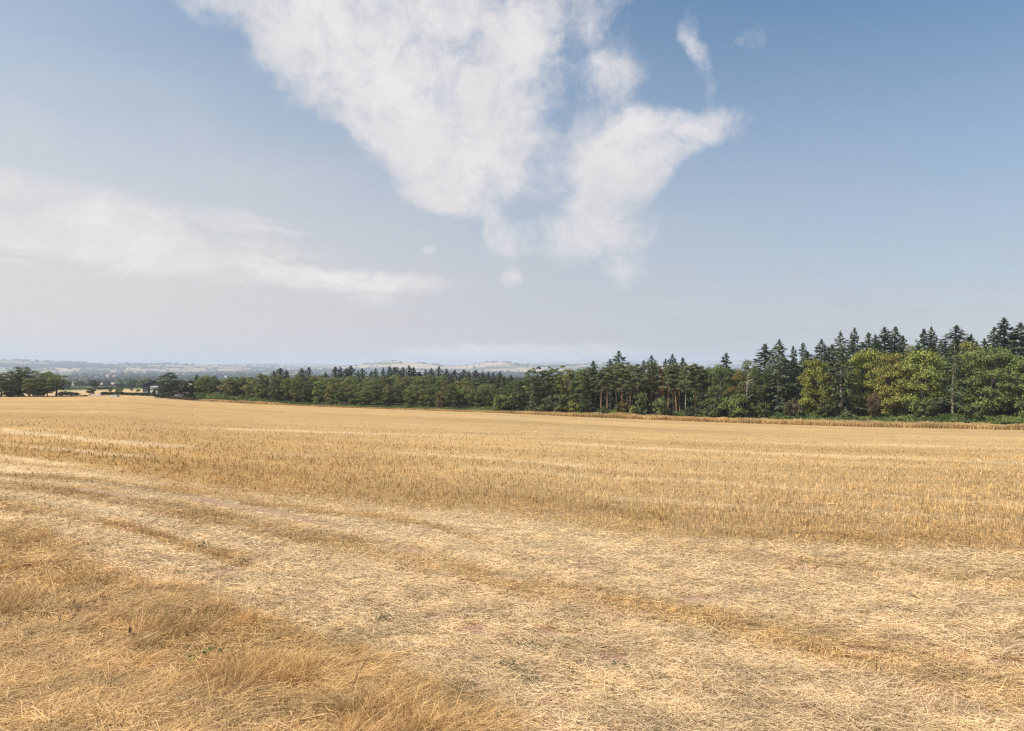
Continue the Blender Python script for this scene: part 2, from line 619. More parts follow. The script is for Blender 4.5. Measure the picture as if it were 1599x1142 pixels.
PALE = [  # thin pale runs of straw in the standing stubble
    ([(-300, 655), (0, 672), (150, 688), (260, 696), (330, 700)], 3.2), ([(-300, 675), (0, 693), (150, 707), (260, 716)], 2.2),
    ([(-300, 690), (0, 713), (110, 727), (210, 735)], 3.5), ([(345, 700), (420, 707), (520, 713)], 1.6), ([(590, 707), (780, 716), (960, 732), (1060, 742)], 2.0),
    ([(700, 729), (900, 742), (1150, 757), (1400, 775), (1700, 800)], 2.2), ([(840, 690), (1000, 700), (1300, 712), (1650, 726)], 1.5), ([(300, 668), (600, 678), (900, 684)], 1.3),
    ([(900, 775), (1200, 795), (1600, 815)], 3.0), ([(1150, 690), (1400, 696), (1700, 702)], 1.4),
]
DARKER = [([(60, 708), (200, 720), (320, 735), (420, 752)], 7), ([(500, 758), (700, 776), (900, 792), (1100, 818)], 9), ([(-50, 704), (150, 708)], 4), ([(1000, 690), (1600, 715)], 3), ([(200, 676), (420, 690)], 4), ([(1050, 830), (1599, 845)], 8)]
G_UP = [(-300, 780), (0, 836), (70, 842), (175, 895), (300, 935), (450, 985), (520, 1012), (620, 1050), (700, 1085), (780, 1142), (900, 1260)]
G_LO = [(-300, 900), (0, 978), (100, 1003), (200, 1042), (350, 1085), (450, 1145), (600, 1260)]
SOIL = [  # bare red soil: px, py, rx, ry, angle
    (955, 1030, 36, 15, 22), (912, 1042, 18, 5, 10), (860, 990, 26, 6, 15), (1400, 1002, 44, 4, 6), (1445, 1010, 36, 4, 8), (1370, 1022, 50, 5, 8), (1575, 1035, 44, 6, 4), (1250, 1113, 34, 9, 10),
    (1290, 1130, 34, 8, 12), (870, 1112, 40, 8, 16), (1100, 935, 24, 5, 8), (1072, 938, 16, 8, 0), (640, 860, 36, 4, 8), (680, 965, 22, 7, 12), (745, 985, 24, 9, 18), (745, 1065, 18, 9, 30), (630, 1030, 20, 5, 20),
    (345, 787, 70, 3, 12), (430, 801, 60, 3, 12), (170, 770, 60, 2.5, 8), (500, 818, 40, 3, 12), (590, 842, 30, 3, 12), (1545, 1118, 30, 8, 6), (1000, 958, 30, 3, 8), (1500, 984, 30, 3, 4), (800, 905, 30, 3, 10),
    (1040, 1090, 30, 5, 18), (770, 1010, 20, 5, 20), (905, 1085, 20, 4, 10), (820, 940, 20, 3, 10), (1180, 1060, 24, 4, 12),
]


def field_state(px, py, X_, Y_):
    """for places of the field: amount of standing stubble, long grass, matted grass, bare soil, pale straw"""
    nx = fbm(X_ / 0.9, Y_ / 0.9, 1, 4) - 0.5
    nl = fbm(X_ / 5.0, Y_ / 5.0, 2, 3) - 0.5
    row = py + nx * np.clip((py - 640) * 0.09, 2, 26) + nl * np.clip((py - 640) * 0.07, 2, 14)
    se = poly(px, S_EDGE)
    st = smooth(14, -14, row - se)
    strips = np.zeros_like(st)
    for pts, hw, amt, a, b in STRIPS:
        h = poly(px, hw)
        band = smooth(h * 1.7, h * 0.3, np.abs(row - poly(px, pts))) * amt * (0.62 + 0.38 * smooth(0.36, 0.6, fbm(X_ / 1.8, Y_ / 1.8, 6, 3))) * smooth(a - 1, a + 40, px) * smooth(b, b - 60, px)
        st = np.maximum(st, band)
        strips = np.maximum(strips, band)
    pale = np.zeros_like(st)
    for pts, h in PALE:
        a, b = pts[0][0], pts[-1][0]
        wob = (fbm(X_ / 3, Y_ / 3, 5, 3) - 0.5) * 6
        bnd = smooth(h * 1.5, h * 0.4, np.abs(py + wob * np.clip((py - 640) / 100, 0.1, 1) - poly(px, pts))) * smooth(a - 5, a + 60, px) * smooth(b + 5, b - 60, px)
        pale = np.maximum(pale, bnd * smooth(0.2, 0.42, fbm(X_ / 4, Y_ / 4, 8, 3)))
    st = st * (1 - 0.7 * pale * np.where(px > 550, 0.45, 0.7))
    dk = np.zeros_like(st)
    for pts, h in DARKER:
        a, b = pts[0][0], pts[-1][0]
        dk = np.maximum(dk, smooth(h * 1.6, h * 0.2, np.abs(row - poly(px, pts))) * smooth(a - 5, a + 80, px) * smooth(b + 5, b - 80, px))
    dk = np.maximum(dk, strips * 0.5 * smooth(-8, 8, py - se))
    rg = py + nx * 44 + nl * 50
    grass = smooth(-12, 14, rg - poly(px, G_UP)) * smooth(900, 760, px)
    matted = grass * smooth(-18, 18, rg - poly(px, G_LO))
    grass = grass * (1 - matted)
    soil = np.zeros_like(st)
    for (sx, sy, rx, ry, a) in SOIL:
        c, s = math.cos(R_(a)), math.sin(R_(a))
        dx, dy = px - sx, py - sy
        u, v = (dx * c + dy * s) / rx, (-dx * s + dy * c) / ry
        m = np.sqrt(u * u + v * v)
        near = m < 2
        if near.any():
            mm = m + (fbm(X_ / 0.22, Y_ / 0.22, 4, 4) - 0.5) * 1.5
            soil = np.maximum(soil, np.where(near, smooth(1.05, 0.7, mm), 0))
    bare = smooth(0.62, 0.74, fbm(X_ / 0.5, Y_ / 0.9, 31, 4)) * smooth(740, 860, py) * (1 - grass) * (1 - matted) * 0.7
    return st, grass, matted, np.maximum(soil, 0), pale, dk, bare


C_STUB = np.array([0.475, 0.287, 0.103])
C_STUBR = np.array([0.55, 0.373, 0.170])
C_STUB2 = np.array([0.42, 0.26, 0.095])
C_PALE = np.array([0.76, 0.570, 0.325])
C_GRASS = np.array([0.60, 0.400, 0.178])
C_MAT = np.array([0.68, 0.462, 0.215])
C_SOIL = np.array([0.46, 0.29, 0.19])


def lerp(a, b, t):
    return a + (b - a) * t[..., None]


def swath(px, py):
    """slow tone change across the combine's passes, running with the far edge"""
    e = np.interp(px, E_PX, E_ROW)
    g = (py - e) / np.maximum(poly(px, S_EDGE) - e, 1)
    gg = np.clip(g, 0.004, 3) ** 0.55
    return 0.6 * fbm(gg * 26, px / 900.0, 77, 4) + 0.4 * fbm(gg * 70, px / 500.0, 78, 3) - 0.5


def field_colour(px, py, X_, Y_, stt=None):
    st, gr, ma, so, pale, dk, bare = field_state(px, py, X_, Y_) if stt is None else stt
    far = smooth(760, 660, py)
    stc = lerp(np.broadcast_to(C_STUB, px.shape + (3,)), np.broadcast_to(C_STUBR, px.shape + (3,)), smooth(150, 950, px))
    c = lerp(np.broadcast_to(C_PALE, px.shape + (3,)), stc, st)
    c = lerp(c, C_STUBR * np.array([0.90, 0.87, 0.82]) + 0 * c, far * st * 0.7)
    c = lerp(c, C_PALE + 0 * c, pale * np.where(px > 550, 0.28, 0.45))
    c = lerp(c, C_STUB2 + 0 * c, dk * 0.55)
    c = c * (1 + swath(px, py) * 0.75 * st)[..., None]
    sy = poly(px, S_EDGE)
    g2 = (py - sy) / np.maximum(poly(px, STRIPS[1][0]) - sy, 8) + (fbm(X_ / 1.5, Y_ / 1.5, 43, 3) - 0.5) * 0.10
    fan = 0.55 * fbm(g2 * 5.5, px / 1400.0, 44, 2) + 0.45 * fbm(g2 * 13, px / 900.0, 45, 2) - 0.5
    c = c * (1 + 0.75 * fan * smooth(-5, 15, py - sy))[..., None]
    c = c * (0.90 + 0.2 * fbm(X_ / 2.2, Y_ / 2.2, 41, 3))[..., None]
    c = lerp(c, C_GRASS + 0 * c, gr)
    c = lerp(c, C_MAT + 0 * c, ma)
    c = lerp(c, C_SOIL * 1.1 + 0 * c, bare * 0.5)
    c = lerp(c, C_SOIL + 0 * c, so * 0.95)
    return c


def project(X_, Y_, z):
    px = CX + FX * X_ / Y_
    py = CY + FX * (CAMH - z) / Y_
    return px, py


# field sheet
def build_field():
    ths = np.concatenate([np.linspace(-math.pi, -0.82, 40)[:-1], np.linspace(-0.82, 0.82, 700), np.linspace(0.82, math.pi, 40)[1:]])
    k = (De(ths) - CAMH) / Re(ths)
    se = De(ths) / Re(ths)
    t = np.concatenate([np.linspace(0, 1, 330)])
    TH = np.repeat(ths[None], len(t) + 3, 0)
    RR = np.zeros_like(TH)
    RR[0] = Re(ths) + 2.5
    for i, tt in enumerate(t):
        s = se + (0.62 - se) * tt ** 1.15
        RR[1 + i] = CAMH / (s - k)
    RR[-2] = np.minimum(1.6, RR[-3] * 0.5)
    RR[-1] = 0.2
    Xg, Yg = RR * np.sin(TH), RR * np.cos(TH)
    Zg = ground(TH, RR)
    px = px_of(TH)
    py = CY + FX * (CAMH - Zg) / np.maximum(RR * np.cos(np.clip(TH, -1.1, 1.1)), 0.3)
    Zg[0] = ground(TH[0], RR[0]) - 0.35
    und = (fbm(Xg / 1.3, Yg / 1.3, 21, 3) - 0.5) * 0.05 * smooth(90, 20, RR)
    Zg = Zg + und
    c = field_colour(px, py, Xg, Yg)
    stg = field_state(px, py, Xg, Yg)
    c = lerp(c, np.array([0.27, 0.185, 0.10]) + 0 * c, smooth(700, 800, py) * (1 - stg[3]) * 0.4)  # gaps in the near straw made dark by painting the ground beneath darker
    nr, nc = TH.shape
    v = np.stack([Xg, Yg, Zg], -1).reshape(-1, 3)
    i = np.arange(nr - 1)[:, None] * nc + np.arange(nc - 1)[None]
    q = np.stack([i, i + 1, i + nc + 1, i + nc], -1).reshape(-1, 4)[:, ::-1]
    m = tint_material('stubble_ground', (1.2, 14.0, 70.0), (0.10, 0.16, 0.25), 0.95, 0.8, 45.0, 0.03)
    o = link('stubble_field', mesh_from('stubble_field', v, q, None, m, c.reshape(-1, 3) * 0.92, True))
    o['kind'] = 'structure'
    return o


build_field()


# ---------------------------------------------------------------- the country beyond: terrain with a patchwork of fields
def cells(X_, Y_, size):
    gx, gy = X_ / (size * 1.5), Y_ / size
    ix, iy = np.floor(gx), np.floor(gy)
    d1 = np.full(gx.shape, 1e9)
    d2 = np.full(gx.shape, 1e9)
    cid = np.zeros(gx.shape)
    for ox in (-1, 0, 1):
        for oy in (-1, 0, 1):
            cx, cy = ix + ox, iy + oy
            sx, sy = cx + 0.1 + 0.8 * _hash(cx, cy, 51), cy + 0.1 + 0.8 * _hash(cx, cy, 52)
            d = np.hypot((gx - sx) * 1.5, gy - sy) * size
            h = _hash(cx, cy, 53)
            new = d < d1
            d2 = np.where(new, d1, np.minimum(d2, d))
            cid = np.where(new, h, cid)
            d1 = np.where(new, d, d1)
    return cid, d2 - d1


CELL_COL = np.array([(0.44, 0.31, 0.17), (0.50, 0.37, 0.22), (0.38, 0.27, 0.15), (0.10, 0.13, 0.045), (0.14, 0.15, 0.05), (0.46, 0.34, 0.2), (0.05, 0.065, 0.03), (0.50, 0.37, 0.21), (0.30, 0.23, 0.12), (0.12, 0.14, 0.06)])


def country(X_, Y_, R):
    size = 230.0
    cid, edge = cells(X_ + (fbm(X_ / 300, Y_ / 300, 61, 2) - 0.5) * 90, Y_ + (fbm(X_ / 300, Y_ / 300, 62, 2) - 0.5) * 90, size)
    wood = smooth(0.62, 0.68, fbm(X_ / 700, Y_ / 450, 63, 4))
    k = np.clip((cid * 10).astype(int), 0, 9)
    return k, edge, wood


def build_terrain():
    ths = np.concatenate([np.linspace(-math.pi, -0.75, 36)[:-1], np.linspace(-0.75, 0.75, 760), np.linspace(0.75, math.pi, 36)[1:]])
    re = Re(ths)
    rel = np.concatenate([[0.02, 0.3, 0.8], np.array([-3.0, 0.5, 2.0, 6, 12, 20, 30, 45])])
    rows = [np.full_like(re, 0.4), re * 0.5, re - 4, re + 0.6, re + 2, re + 6, re + 12, re + 20, re + 32, re + 45]
    last = re + 45
    far = np.exp(np.linspace(0, 1, 300))
    far = (far - 1) / (math.e - 1)
    for f in far[1:]:
        rows.append(last * (15000 / last) ** ((f ** 0.8)))
    RR = np.array(rows)
    TH = np.repeat(ths[None], len(rows), 0)
    Z_ = ground(TH, RR)
    Z_ = Z_ - np.where(RR < Re(TH) - 1, 0.6, 0.0)
    X_, Y_ = RR * np.sin(TH), RR * np.cos(TH)
    k, edge, wood = country(X_, Y_, RR)
    c = CELL_COL[k]
    c = lerp(c, np.array([0.03, 0.045, 0.02]) + 0 * c, smooth(9, 5, edge))
    c = lerp(c, np.array([0.035, 0.05, 0.022]) + 0 * c, wood)
    px = px_of(TH)
    # near fields beyond the crest on one side
    tan = np.array([0.52, 0.355, 0.18])
    green = np.array([0.24, 0.255, 0.08])
    nearl = smooth(330, 290, px)
    c = lerp(c, tan + 0 * c, nearl * smooth(640, 620, RR))
    c = lerp(c, green + 0 * c, nearl * smooth(620, 640, RR) * smooth(1000, 940, RR))
    c = lerp(c, np.array([0.09, 0.10, 0.04]) + 0 * c, nearl * smooth(Re(TH) + 25, Re(TH) + 40, RR) * smooth(425, 400, RR) * smooth(150, 165, px))
    # woodland floor behind the field's edge
    woodf = smooth(300, 312, px) * smooth(Re(TH) + 1.0, Re(TH) + 5, RR) * smooth(Re(TH) + 320, Re(TH) + 250, RR)
    c = lerp(c, np.array([0.05, 0.045, 0.022]) + 0 * c, woodf)
    strip = smooth(Re(TH) + 6, Re(TH) + 2, RR)
    c = lerp(c, np.array([0.42, 0.30, 0.15]) + 0 * c, strip)
    nr, nc = TH.shape
    v = np.stack([X_, Y_, Z_], -1).reshape(-1, 3)
    i = np.arange(nr - 1)[:, None] * nc + np.arange(nc - 1)[None]
    q = np.stack([i, i + 1, i + nc + 1, i + nc], -1).reshape(-1, 4)
    m = tint_material('farmland', (0.004, 0.05, 0.8), (0.12, 0.10, 0.12), 1.0)
    o = link('terrain', mesh_from('terrain', v, q, None, m, c.reshape(-1, 3), True))
    o['kind'] = 'structure'


build_terrain()


# ================================================================ straw, stubble and dry grass (uncountable)
def sample(n, x0, x1, y0, y1, power=1.0):
    px = rng.uniform(x0, x1, n)
    py = y0 + (y1 - y0) * rng.uniform(0, 1, n) ** power
    th = np.arctan((px - CX) / FX)
    k = (De(th) - CAMH) / Re(th)
    s = (py - CY) / FX * np.cos(th)
    ok = (s - k) > 0
    px, py, th, k, s = px[ok], py[ok], th[ok], k[ok], s[ok]
    R = CAMH / (s - k)
    ok = R < Re(th) - 0.5
    px, py, th, R = px[ok], py[ok], th[ok], R[ok]
    return px, py, R * np.sin(th), R * np.cos(th), ground(th, R), R


def und(X_, Y_, R):
    return (fbm(X_ / 1.3, Y_ / 1.3, 21, 3) - 0.5) * 0.05 * smooth(90, 20, R)


def blades(base, updir, h, w, c, taper=0.5, segs=1, droop=None):
    """strips standing from base along updir; returns verts, quads, colours"""
    n = len(base)
    a = rng.uniform(0, 2 * math.pi, n)
    side = np.stack([np.cos(a), np.sin(a), 0 * a], -1)
    side -= updir * np.sum(side * updir, -1)[:, None]
    side /= np.linalg.norm(side, axis=1)[:, None] + 1e-9
    vs, cs = [], []
    for i in range(segs + 1):
        t = i / segs
        p = base + updir * (h * t)[:, None]
        if droop is not None:
            p = p + droop * (t * t)
        ww = (w * (1 - (1 - taper) * t) / 2)[:, None]
        vs += [p - side * ww, p + side * ww]
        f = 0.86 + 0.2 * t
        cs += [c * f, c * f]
    m = 2 * (segs + 1)
    v = np.stack(vs, 1).reshape(-1, 3)
    cc = np.stack(cs, 1).reshape(-1, 3)
    i0 = np.arange(n)[:, None] * m
    q = np.concatenate([i0 + np.array([[2 * k, 2 * k + 1, 2 * k + 3, 2 * k + 2]]) for k in range(segs)], 0)
    return v, q, cc


def jitter(c, n, a=0.16, hue=0.05):
    b = 1 + rng.normal(0, a, n)[:, None]
    c = np.maximum(c * b * (1 + rng.normal(0, hue, (n, 3)) * np.array([0.35, 0.35, 1.2])), 0.012)
    return c * np.minimum(1, 0.84 / c.max(1))[:, None]


X0, X1 = -260, 1860


def build_stubble():
    px, py, X_, Y_, Z_, R = sample(640000, X0, X1, 619, 1175, 0.9)
    # gather into drill rows and little tufts
    st, gr, ma, so, pale, dk, bare = field_state(px, py, X_, Y_)
    tuft = fbm(X_ / 0.22, Y_ / 0.22, 14, 2)
    big = fbm(X_ / 2.5, Y_ / 2.5, 15, 3)
    rowl = (X_ * 0.42 + Y_ * 0.91) / 0.26
    rows_ = 0.55 + 0.45 * np.cos(2 * math.pi * (rowl + (fbm(X_ / 6, Y_ / 6, 16, 2) - 0.5) * 3)) * smooth(45, 20, R)
    prob = (st * (0.82 + 0.18 * smooth(8, -8, py - poly(px, S_EDGE))) * (0.9 + 0.2 * (big > 0.5)) + 0.05 * (1 - st)) * smooth(0.25, 0.5, tuft) * rows_ * 1.5 * (1 - so) * (1 - gr) * (1 - ma)
    keep = rng.uniform(0, 1, len(px)) < prob * 0.6 * smooth(625, 700, py)
    px, py, X_, Y_, Z_, R = (a[keep] for a in (px, py, X_, Y_, Z_, R))
    stt = tuple(a[keep] for a in (st, gr, ma, so, pale, dk, bare))
    n = len(px)
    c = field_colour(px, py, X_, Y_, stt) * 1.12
    c = jitter(c, n, 0.2, 0.07) * (1 + 0.6 * smooth(25, 110, R))[:, None]  # far stems tinted lighter to offset weak sunlight on their upright faces
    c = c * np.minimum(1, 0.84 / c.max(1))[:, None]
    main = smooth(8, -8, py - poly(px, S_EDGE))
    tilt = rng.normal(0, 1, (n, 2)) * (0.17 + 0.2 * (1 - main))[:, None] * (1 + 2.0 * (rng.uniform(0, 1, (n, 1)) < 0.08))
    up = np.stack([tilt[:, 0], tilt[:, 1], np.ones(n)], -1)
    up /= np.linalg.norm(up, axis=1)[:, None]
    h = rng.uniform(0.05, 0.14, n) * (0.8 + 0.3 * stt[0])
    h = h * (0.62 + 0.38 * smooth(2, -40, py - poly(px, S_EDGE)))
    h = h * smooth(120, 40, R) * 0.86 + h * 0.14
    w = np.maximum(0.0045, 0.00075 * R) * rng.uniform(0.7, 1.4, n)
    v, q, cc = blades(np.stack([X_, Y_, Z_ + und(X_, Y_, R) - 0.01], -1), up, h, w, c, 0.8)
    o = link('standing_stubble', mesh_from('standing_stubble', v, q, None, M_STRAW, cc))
    tag(o, 'short standing golden stubble over the cut field', 'stubble', None, 'stuff')
    return n


def build_straw():
    px, py, X_, Y_, Z_, R = sample(1050000, X0, X1, 680, 1180, 0.8)
    stt = field_state(px, py, X_, Y_)
    st, gr, ma, so, pale, dk, bare = stt
    clump = fbm(X_ / 0.5, Y_ / 0.5, 24, 3)
    prob = ((1 - st) * 1.0 + st * 0.32) * (1 - so * 0.93) * (1 - 0.7 * bare) * (0.45 + 0.9 * smooth(0.35, 0.6, clump)) * (1 - gr * 0.6)
    keep = rng.uniform(0, 1, len(px)) < prob
    px, py, X_, Y_, Z_, R = (a[keep] for a in (px, py, X_, Y_, Z_, R))
    stt = tuple(a[keep] for a in stt)
    st, gr, ma, so, pale, dk, bare = stt
    n = len(px)
    c = jitter(field_colour(px, py, X_, Y_, stt) * 1.12, n, 0.2, 0.06)
    # pale bleached straws here and there
    bl = rng.uniform(0, 1, n) < 0.16
    c[bl] = c[bl] * np.array([1.1, 1.14, 1.25])
    c = c * np.minimum(1, 0.84 / c.max(1))[:, None]
    dkm = rng.uniform(0, 1, n) < 0.13
    c[dkm] *= np.array([0.36, 0.32, 0.28])
    a = rng.normal(-0.25, 0.55, n) + math.pi * (rng.uniform(0, 1, n) < 0.5)
    wild = rng.uniform(0, 1, n) < 0.27
    a[wild] = rng.uniform(0, 6.28, wild.sum())
    tz = np.abs(rng.normal(0.03, 0.13, n)) * np.where(rng.uniform(0, 1, n) < 0.12, 2.6, 1)
    d = np.stack([np.cos(a), np.sin(a), tz], -1)
    d /= np.linalg.norm(d, axis=1)[:, None]
    ln = rng.gamma(2.2, 0.023, n) * (1 + 0.2 * smooth(960, 1120, py)) + 0.02
    w = np.maximum(0.0034, 0.00058 * R) * rng.uniform(0.6, 1.4, n)
    # lie flat: the width runs level across the straw
    side = np.stack([-np.sin(a), np.cos(a), rng.normal(0, 0.5, n)], -1)
    side /= np.linalg.norm(side, axis=1)[:, None]
    b = np.stack([X_, Y_, Z_ + und(X_, Y_, R) + np.abs(rng.normal(0.006, 0.020, n))], -1)
    e = b + d * ln[:, None]
    wv_ = side * (w / 2)[:, None]
    v = np.stack([b - wv_, b + wv_, e + wv_ * 0.8, e - wv_ * 0.8], 1).reshape(-1, 3)
    q = np.arange(n * 4).reshape(n, 4)
    o = link('loose_straw', mesh_from('loose_straw', v, q, None, M_STRAW, np.repeat(c, 4, 0)))
    tag(o, 'pale chopped straw lying over the cut field', 'straw', None, 'stuff')
    return n


def build_grass():
    px, py, X_, Y_, Z_, R = sample(520000, -300, 960, 770, 1190, 0.85)
    st, gr, ma, so, pale, dk, bare = field_state(px, py, X_, Y_)
    patch = fbm(X_ / 0.42, Y_ / 0.42, 33, 4)
    prob = gr * (0.22 + 0.8 * smooth(0.42, 0.58, patch)) + ma * 0.7
    prob = prob + 0.10 * smooth(60, 0, np.abs(py - poly(px, G_UP)))
    keep = rng.uniform(0, 1, len(px)) < prob
    px, py, X_, Y_, Z_, R, gr, ma, patch = (a[keep] for a in (px, py, X_, Y_, Z_, R, gr, ma, patch))
    n = len(px)
    c = lerp(np.broadcast_to(C_GRASS, (n, 3)), np.broadcast_to(C_MAT, (n, 3)), ma) * 1.12
    c = c * (0.72 + 0.62 * fbm(X_ / 0.6, Y_ / 0.6, 36, 4))[:, None]
    c = jitter(c, n, 0.2, 0.07)
    bl = rng.uniform(0, 1, n) < 0.14
    c[bl] = c[bl] * np.array([1.15, 1.25, 1.45])
    c = c * np.minimum(1, 0.80 / c.max(1))[:, None]
    ddk = rng.uniform(0, 1, n) < 0.12
    c[ddk] *= np.array([0.4, 0.33, 0.27])
    # lean follows slow swirls; lodged areas lie almost flat
    swirl = fbm(X_ / 1.4, Y_ / 1.4, 34, 2)
    ang = 0.45 + (swirl - 0.5) * 4.0 + rng.normal(0, 0.7, n)
    anyw = rng.uniform(0, 1, n) < 0.45
    ang[anyw] = rng.uniform(0, 6.28, anyw.sum())
    lodge = smooth(0.44, 0.60, fbm(X_ / 0.9, Y_ / 0.9, 35, 3))
    flat = np.clip(np.maximum(lodge * 1.0, ma * 0.95) + rng.normal(0, 0.22, n) + 0.7 * (rng.uniform(0, 1, n) < 0.22), 0, 1)
    up_free = flat < 0.35
    ang[up_free] = rng.uniform(0, 6.28, up_free.sum())
    lean = 0.05 + 1.5 * flat + np.abs(rng.normal(0, 0.28, n))
    hd = np.stack([np.cos(ang), np.sin(ang)], -1)
    up = np.stack([hd[:, 0] * np.sin(np.minimum(lean, 1.5)), hd[:, 1] * np.sin(np.minimum(lean, 1.5)), np.cos(np.minimum(lean, 1.5))], -1)
    h = rng.gamma(3.4, 0.032, n) * (0.75 + 0.45 * flat) * (0.62 + 0.6 * smooth(0.4, 0.65, patch)) * (1 - 0.25 * ma)
    droop = np.stack([hd[:, 0] * h * 0.14, hd[:, 1] * h * 0.14, -h * 0.08 * (1 - flat)], -1)
    w = np.maximum(0.0040, 0.00072 * R) * rng.uniform(0.5, 1.4, n)
    zb = Z_ + und(X_, Y_, R) + 0.05 * flat * rng.uniform(0, 1, n)
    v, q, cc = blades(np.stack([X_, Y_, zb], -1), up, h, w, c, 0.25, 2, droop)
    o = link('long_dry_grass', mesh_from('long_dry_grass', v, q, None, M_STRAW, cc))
    tag(o, 'long lodged dry grass along the field margin', 'dry grass', None, 'stuff')
    return n


def build_edge_strip():
    """the tall dry strip left standing along the wood"""
    n = 150000
    px = rng.uniform(310, 1900, n)
    th = np.arctan((px - CX) / FX)
    wd = np.interp(px, [310, 420, 560, 640, 760, 900, 1000, 1900], [6, 3.0, 2.2, 2.5, 4, 6, 6.5, 6.5])
    wd = wd * (0.55 + 0.9 * vnoise(px / 45, 0 * px, 3))
    R = Re(th) - 0.6 + rng.uniform(0, 1, n) * wd
    X_, Y_ = R * np.sin(th), R * np.cos(th)
    Z_ = ground(th, R)
    hm = np.interp(px, [310, 330, 420, 470, 600, 780, 900, 1000, 1900], [0.5, 0.9, 0.8, 0.5, 0.45, 0.6, 1.15, 1.2, 1.15])
    h = hm * (0.5 + 0.85 * fbm(X_ / 2.6, Y_ / 2.6, 71, 4)) * rng.uniform(0.65, 1.1, n)
    base = np.array([0.60, 0.43, 0.20])
    c = jitter(np.broadcast_to(base, (n, 3)) * (0.6 + 0.8 * fbm(X_ / 5, Y_ / 5, 72, 3))[:, None], n, 0.18, 0.06)
    a = rng.normal(0, 0.16, (n, 2))
    up = np.stack([a[:, 0], a[:, 1], np.ones(n)], -1)
    up /= np.linalg.norm(up, axis=1)[:, None]
    v, q, cc = blades(np.stack([X_, Y_, Z_], -1), up, h, rng.uniform(0.05, 0.12, n), c, 0.5)
    o = link('tall_dry_grass', mesh_from('tall_dry_grass', v, q, None, M_STRAW, cc))
    tag(o, 'golden uncut dry grass strip between stubble and wood', 'dry grass', None, 'stuff')


def build_undergrowth():
    """bramble and bracken along the foot of the wood"""
    n = 120000
    px = rng.uniform(306, 1900, n)
    th = np.arctan((px - CX) / FX)
    off = np.interp(px, [306, 420, 560, 640, 760, 900, 1000, 1900], [5, 2.5, 1.2, 1.6, 3.5, 5.5, 6, 6])
    dep = np.interp(px, [306, 420, 600, 900, 1900], [7, 3, 2, 4, 5])
    f = rng.uniform(0, 1, n) ** 0.8
    R = Re(th) + off + dep * f
    X_, Y_ = R * np.sin(th), R * np.cos(th)
    top = np.interp(px, [306, 340, 400, 430, 560, 700, 860, 1900], [2.2, 3.0, 2.0, 1.2, 0.7, 0.8, 1.9, 2.5]) * (0.45 + 1.0 * fbm(X_ / 2.5, Y_ / 2.5, 81, 3))
    top = top * (0.6 + 0.6 * f)
    Z_ = ground(th, R) + top * np.sqrt(rng.uniform(0, 1, n))
    nr = rng.normal(size=(n, 3)) * 0.8 + np.array([-0.3, -0.4, 0.9])
    base = lerp(np.broadcast_to([0.085, 0.125, 0.036], (n, 3)), np.broadcast_to([0.165, 0.205, 0.055], (n, 3)), smooth(0.4, 0.65, fbm(X_ / 4, Y_ / 4, 82, 3)))
    c = jitter(base, n, 0.2, 0.05)
    mb = MB()
    mb.cards(np.stack([X_, Y_, Z_], -1), nr, rng.uniform(0.25, 0.5, n), rng.uniform(0.18, 0.32, n), c)
    o = link('bramble_undergrowth', mb.mesh('bramble_undergrowth', M_STUFFLEAF))
    tag(o, 'low dark green brambles along the foot of the wood', 'undergrowth', None, 'stuff')


print('stubble', build_stubble(), 'straw', build_straw(), 'grass', build_grass())
build_edge_strip()
build_undergrowth()


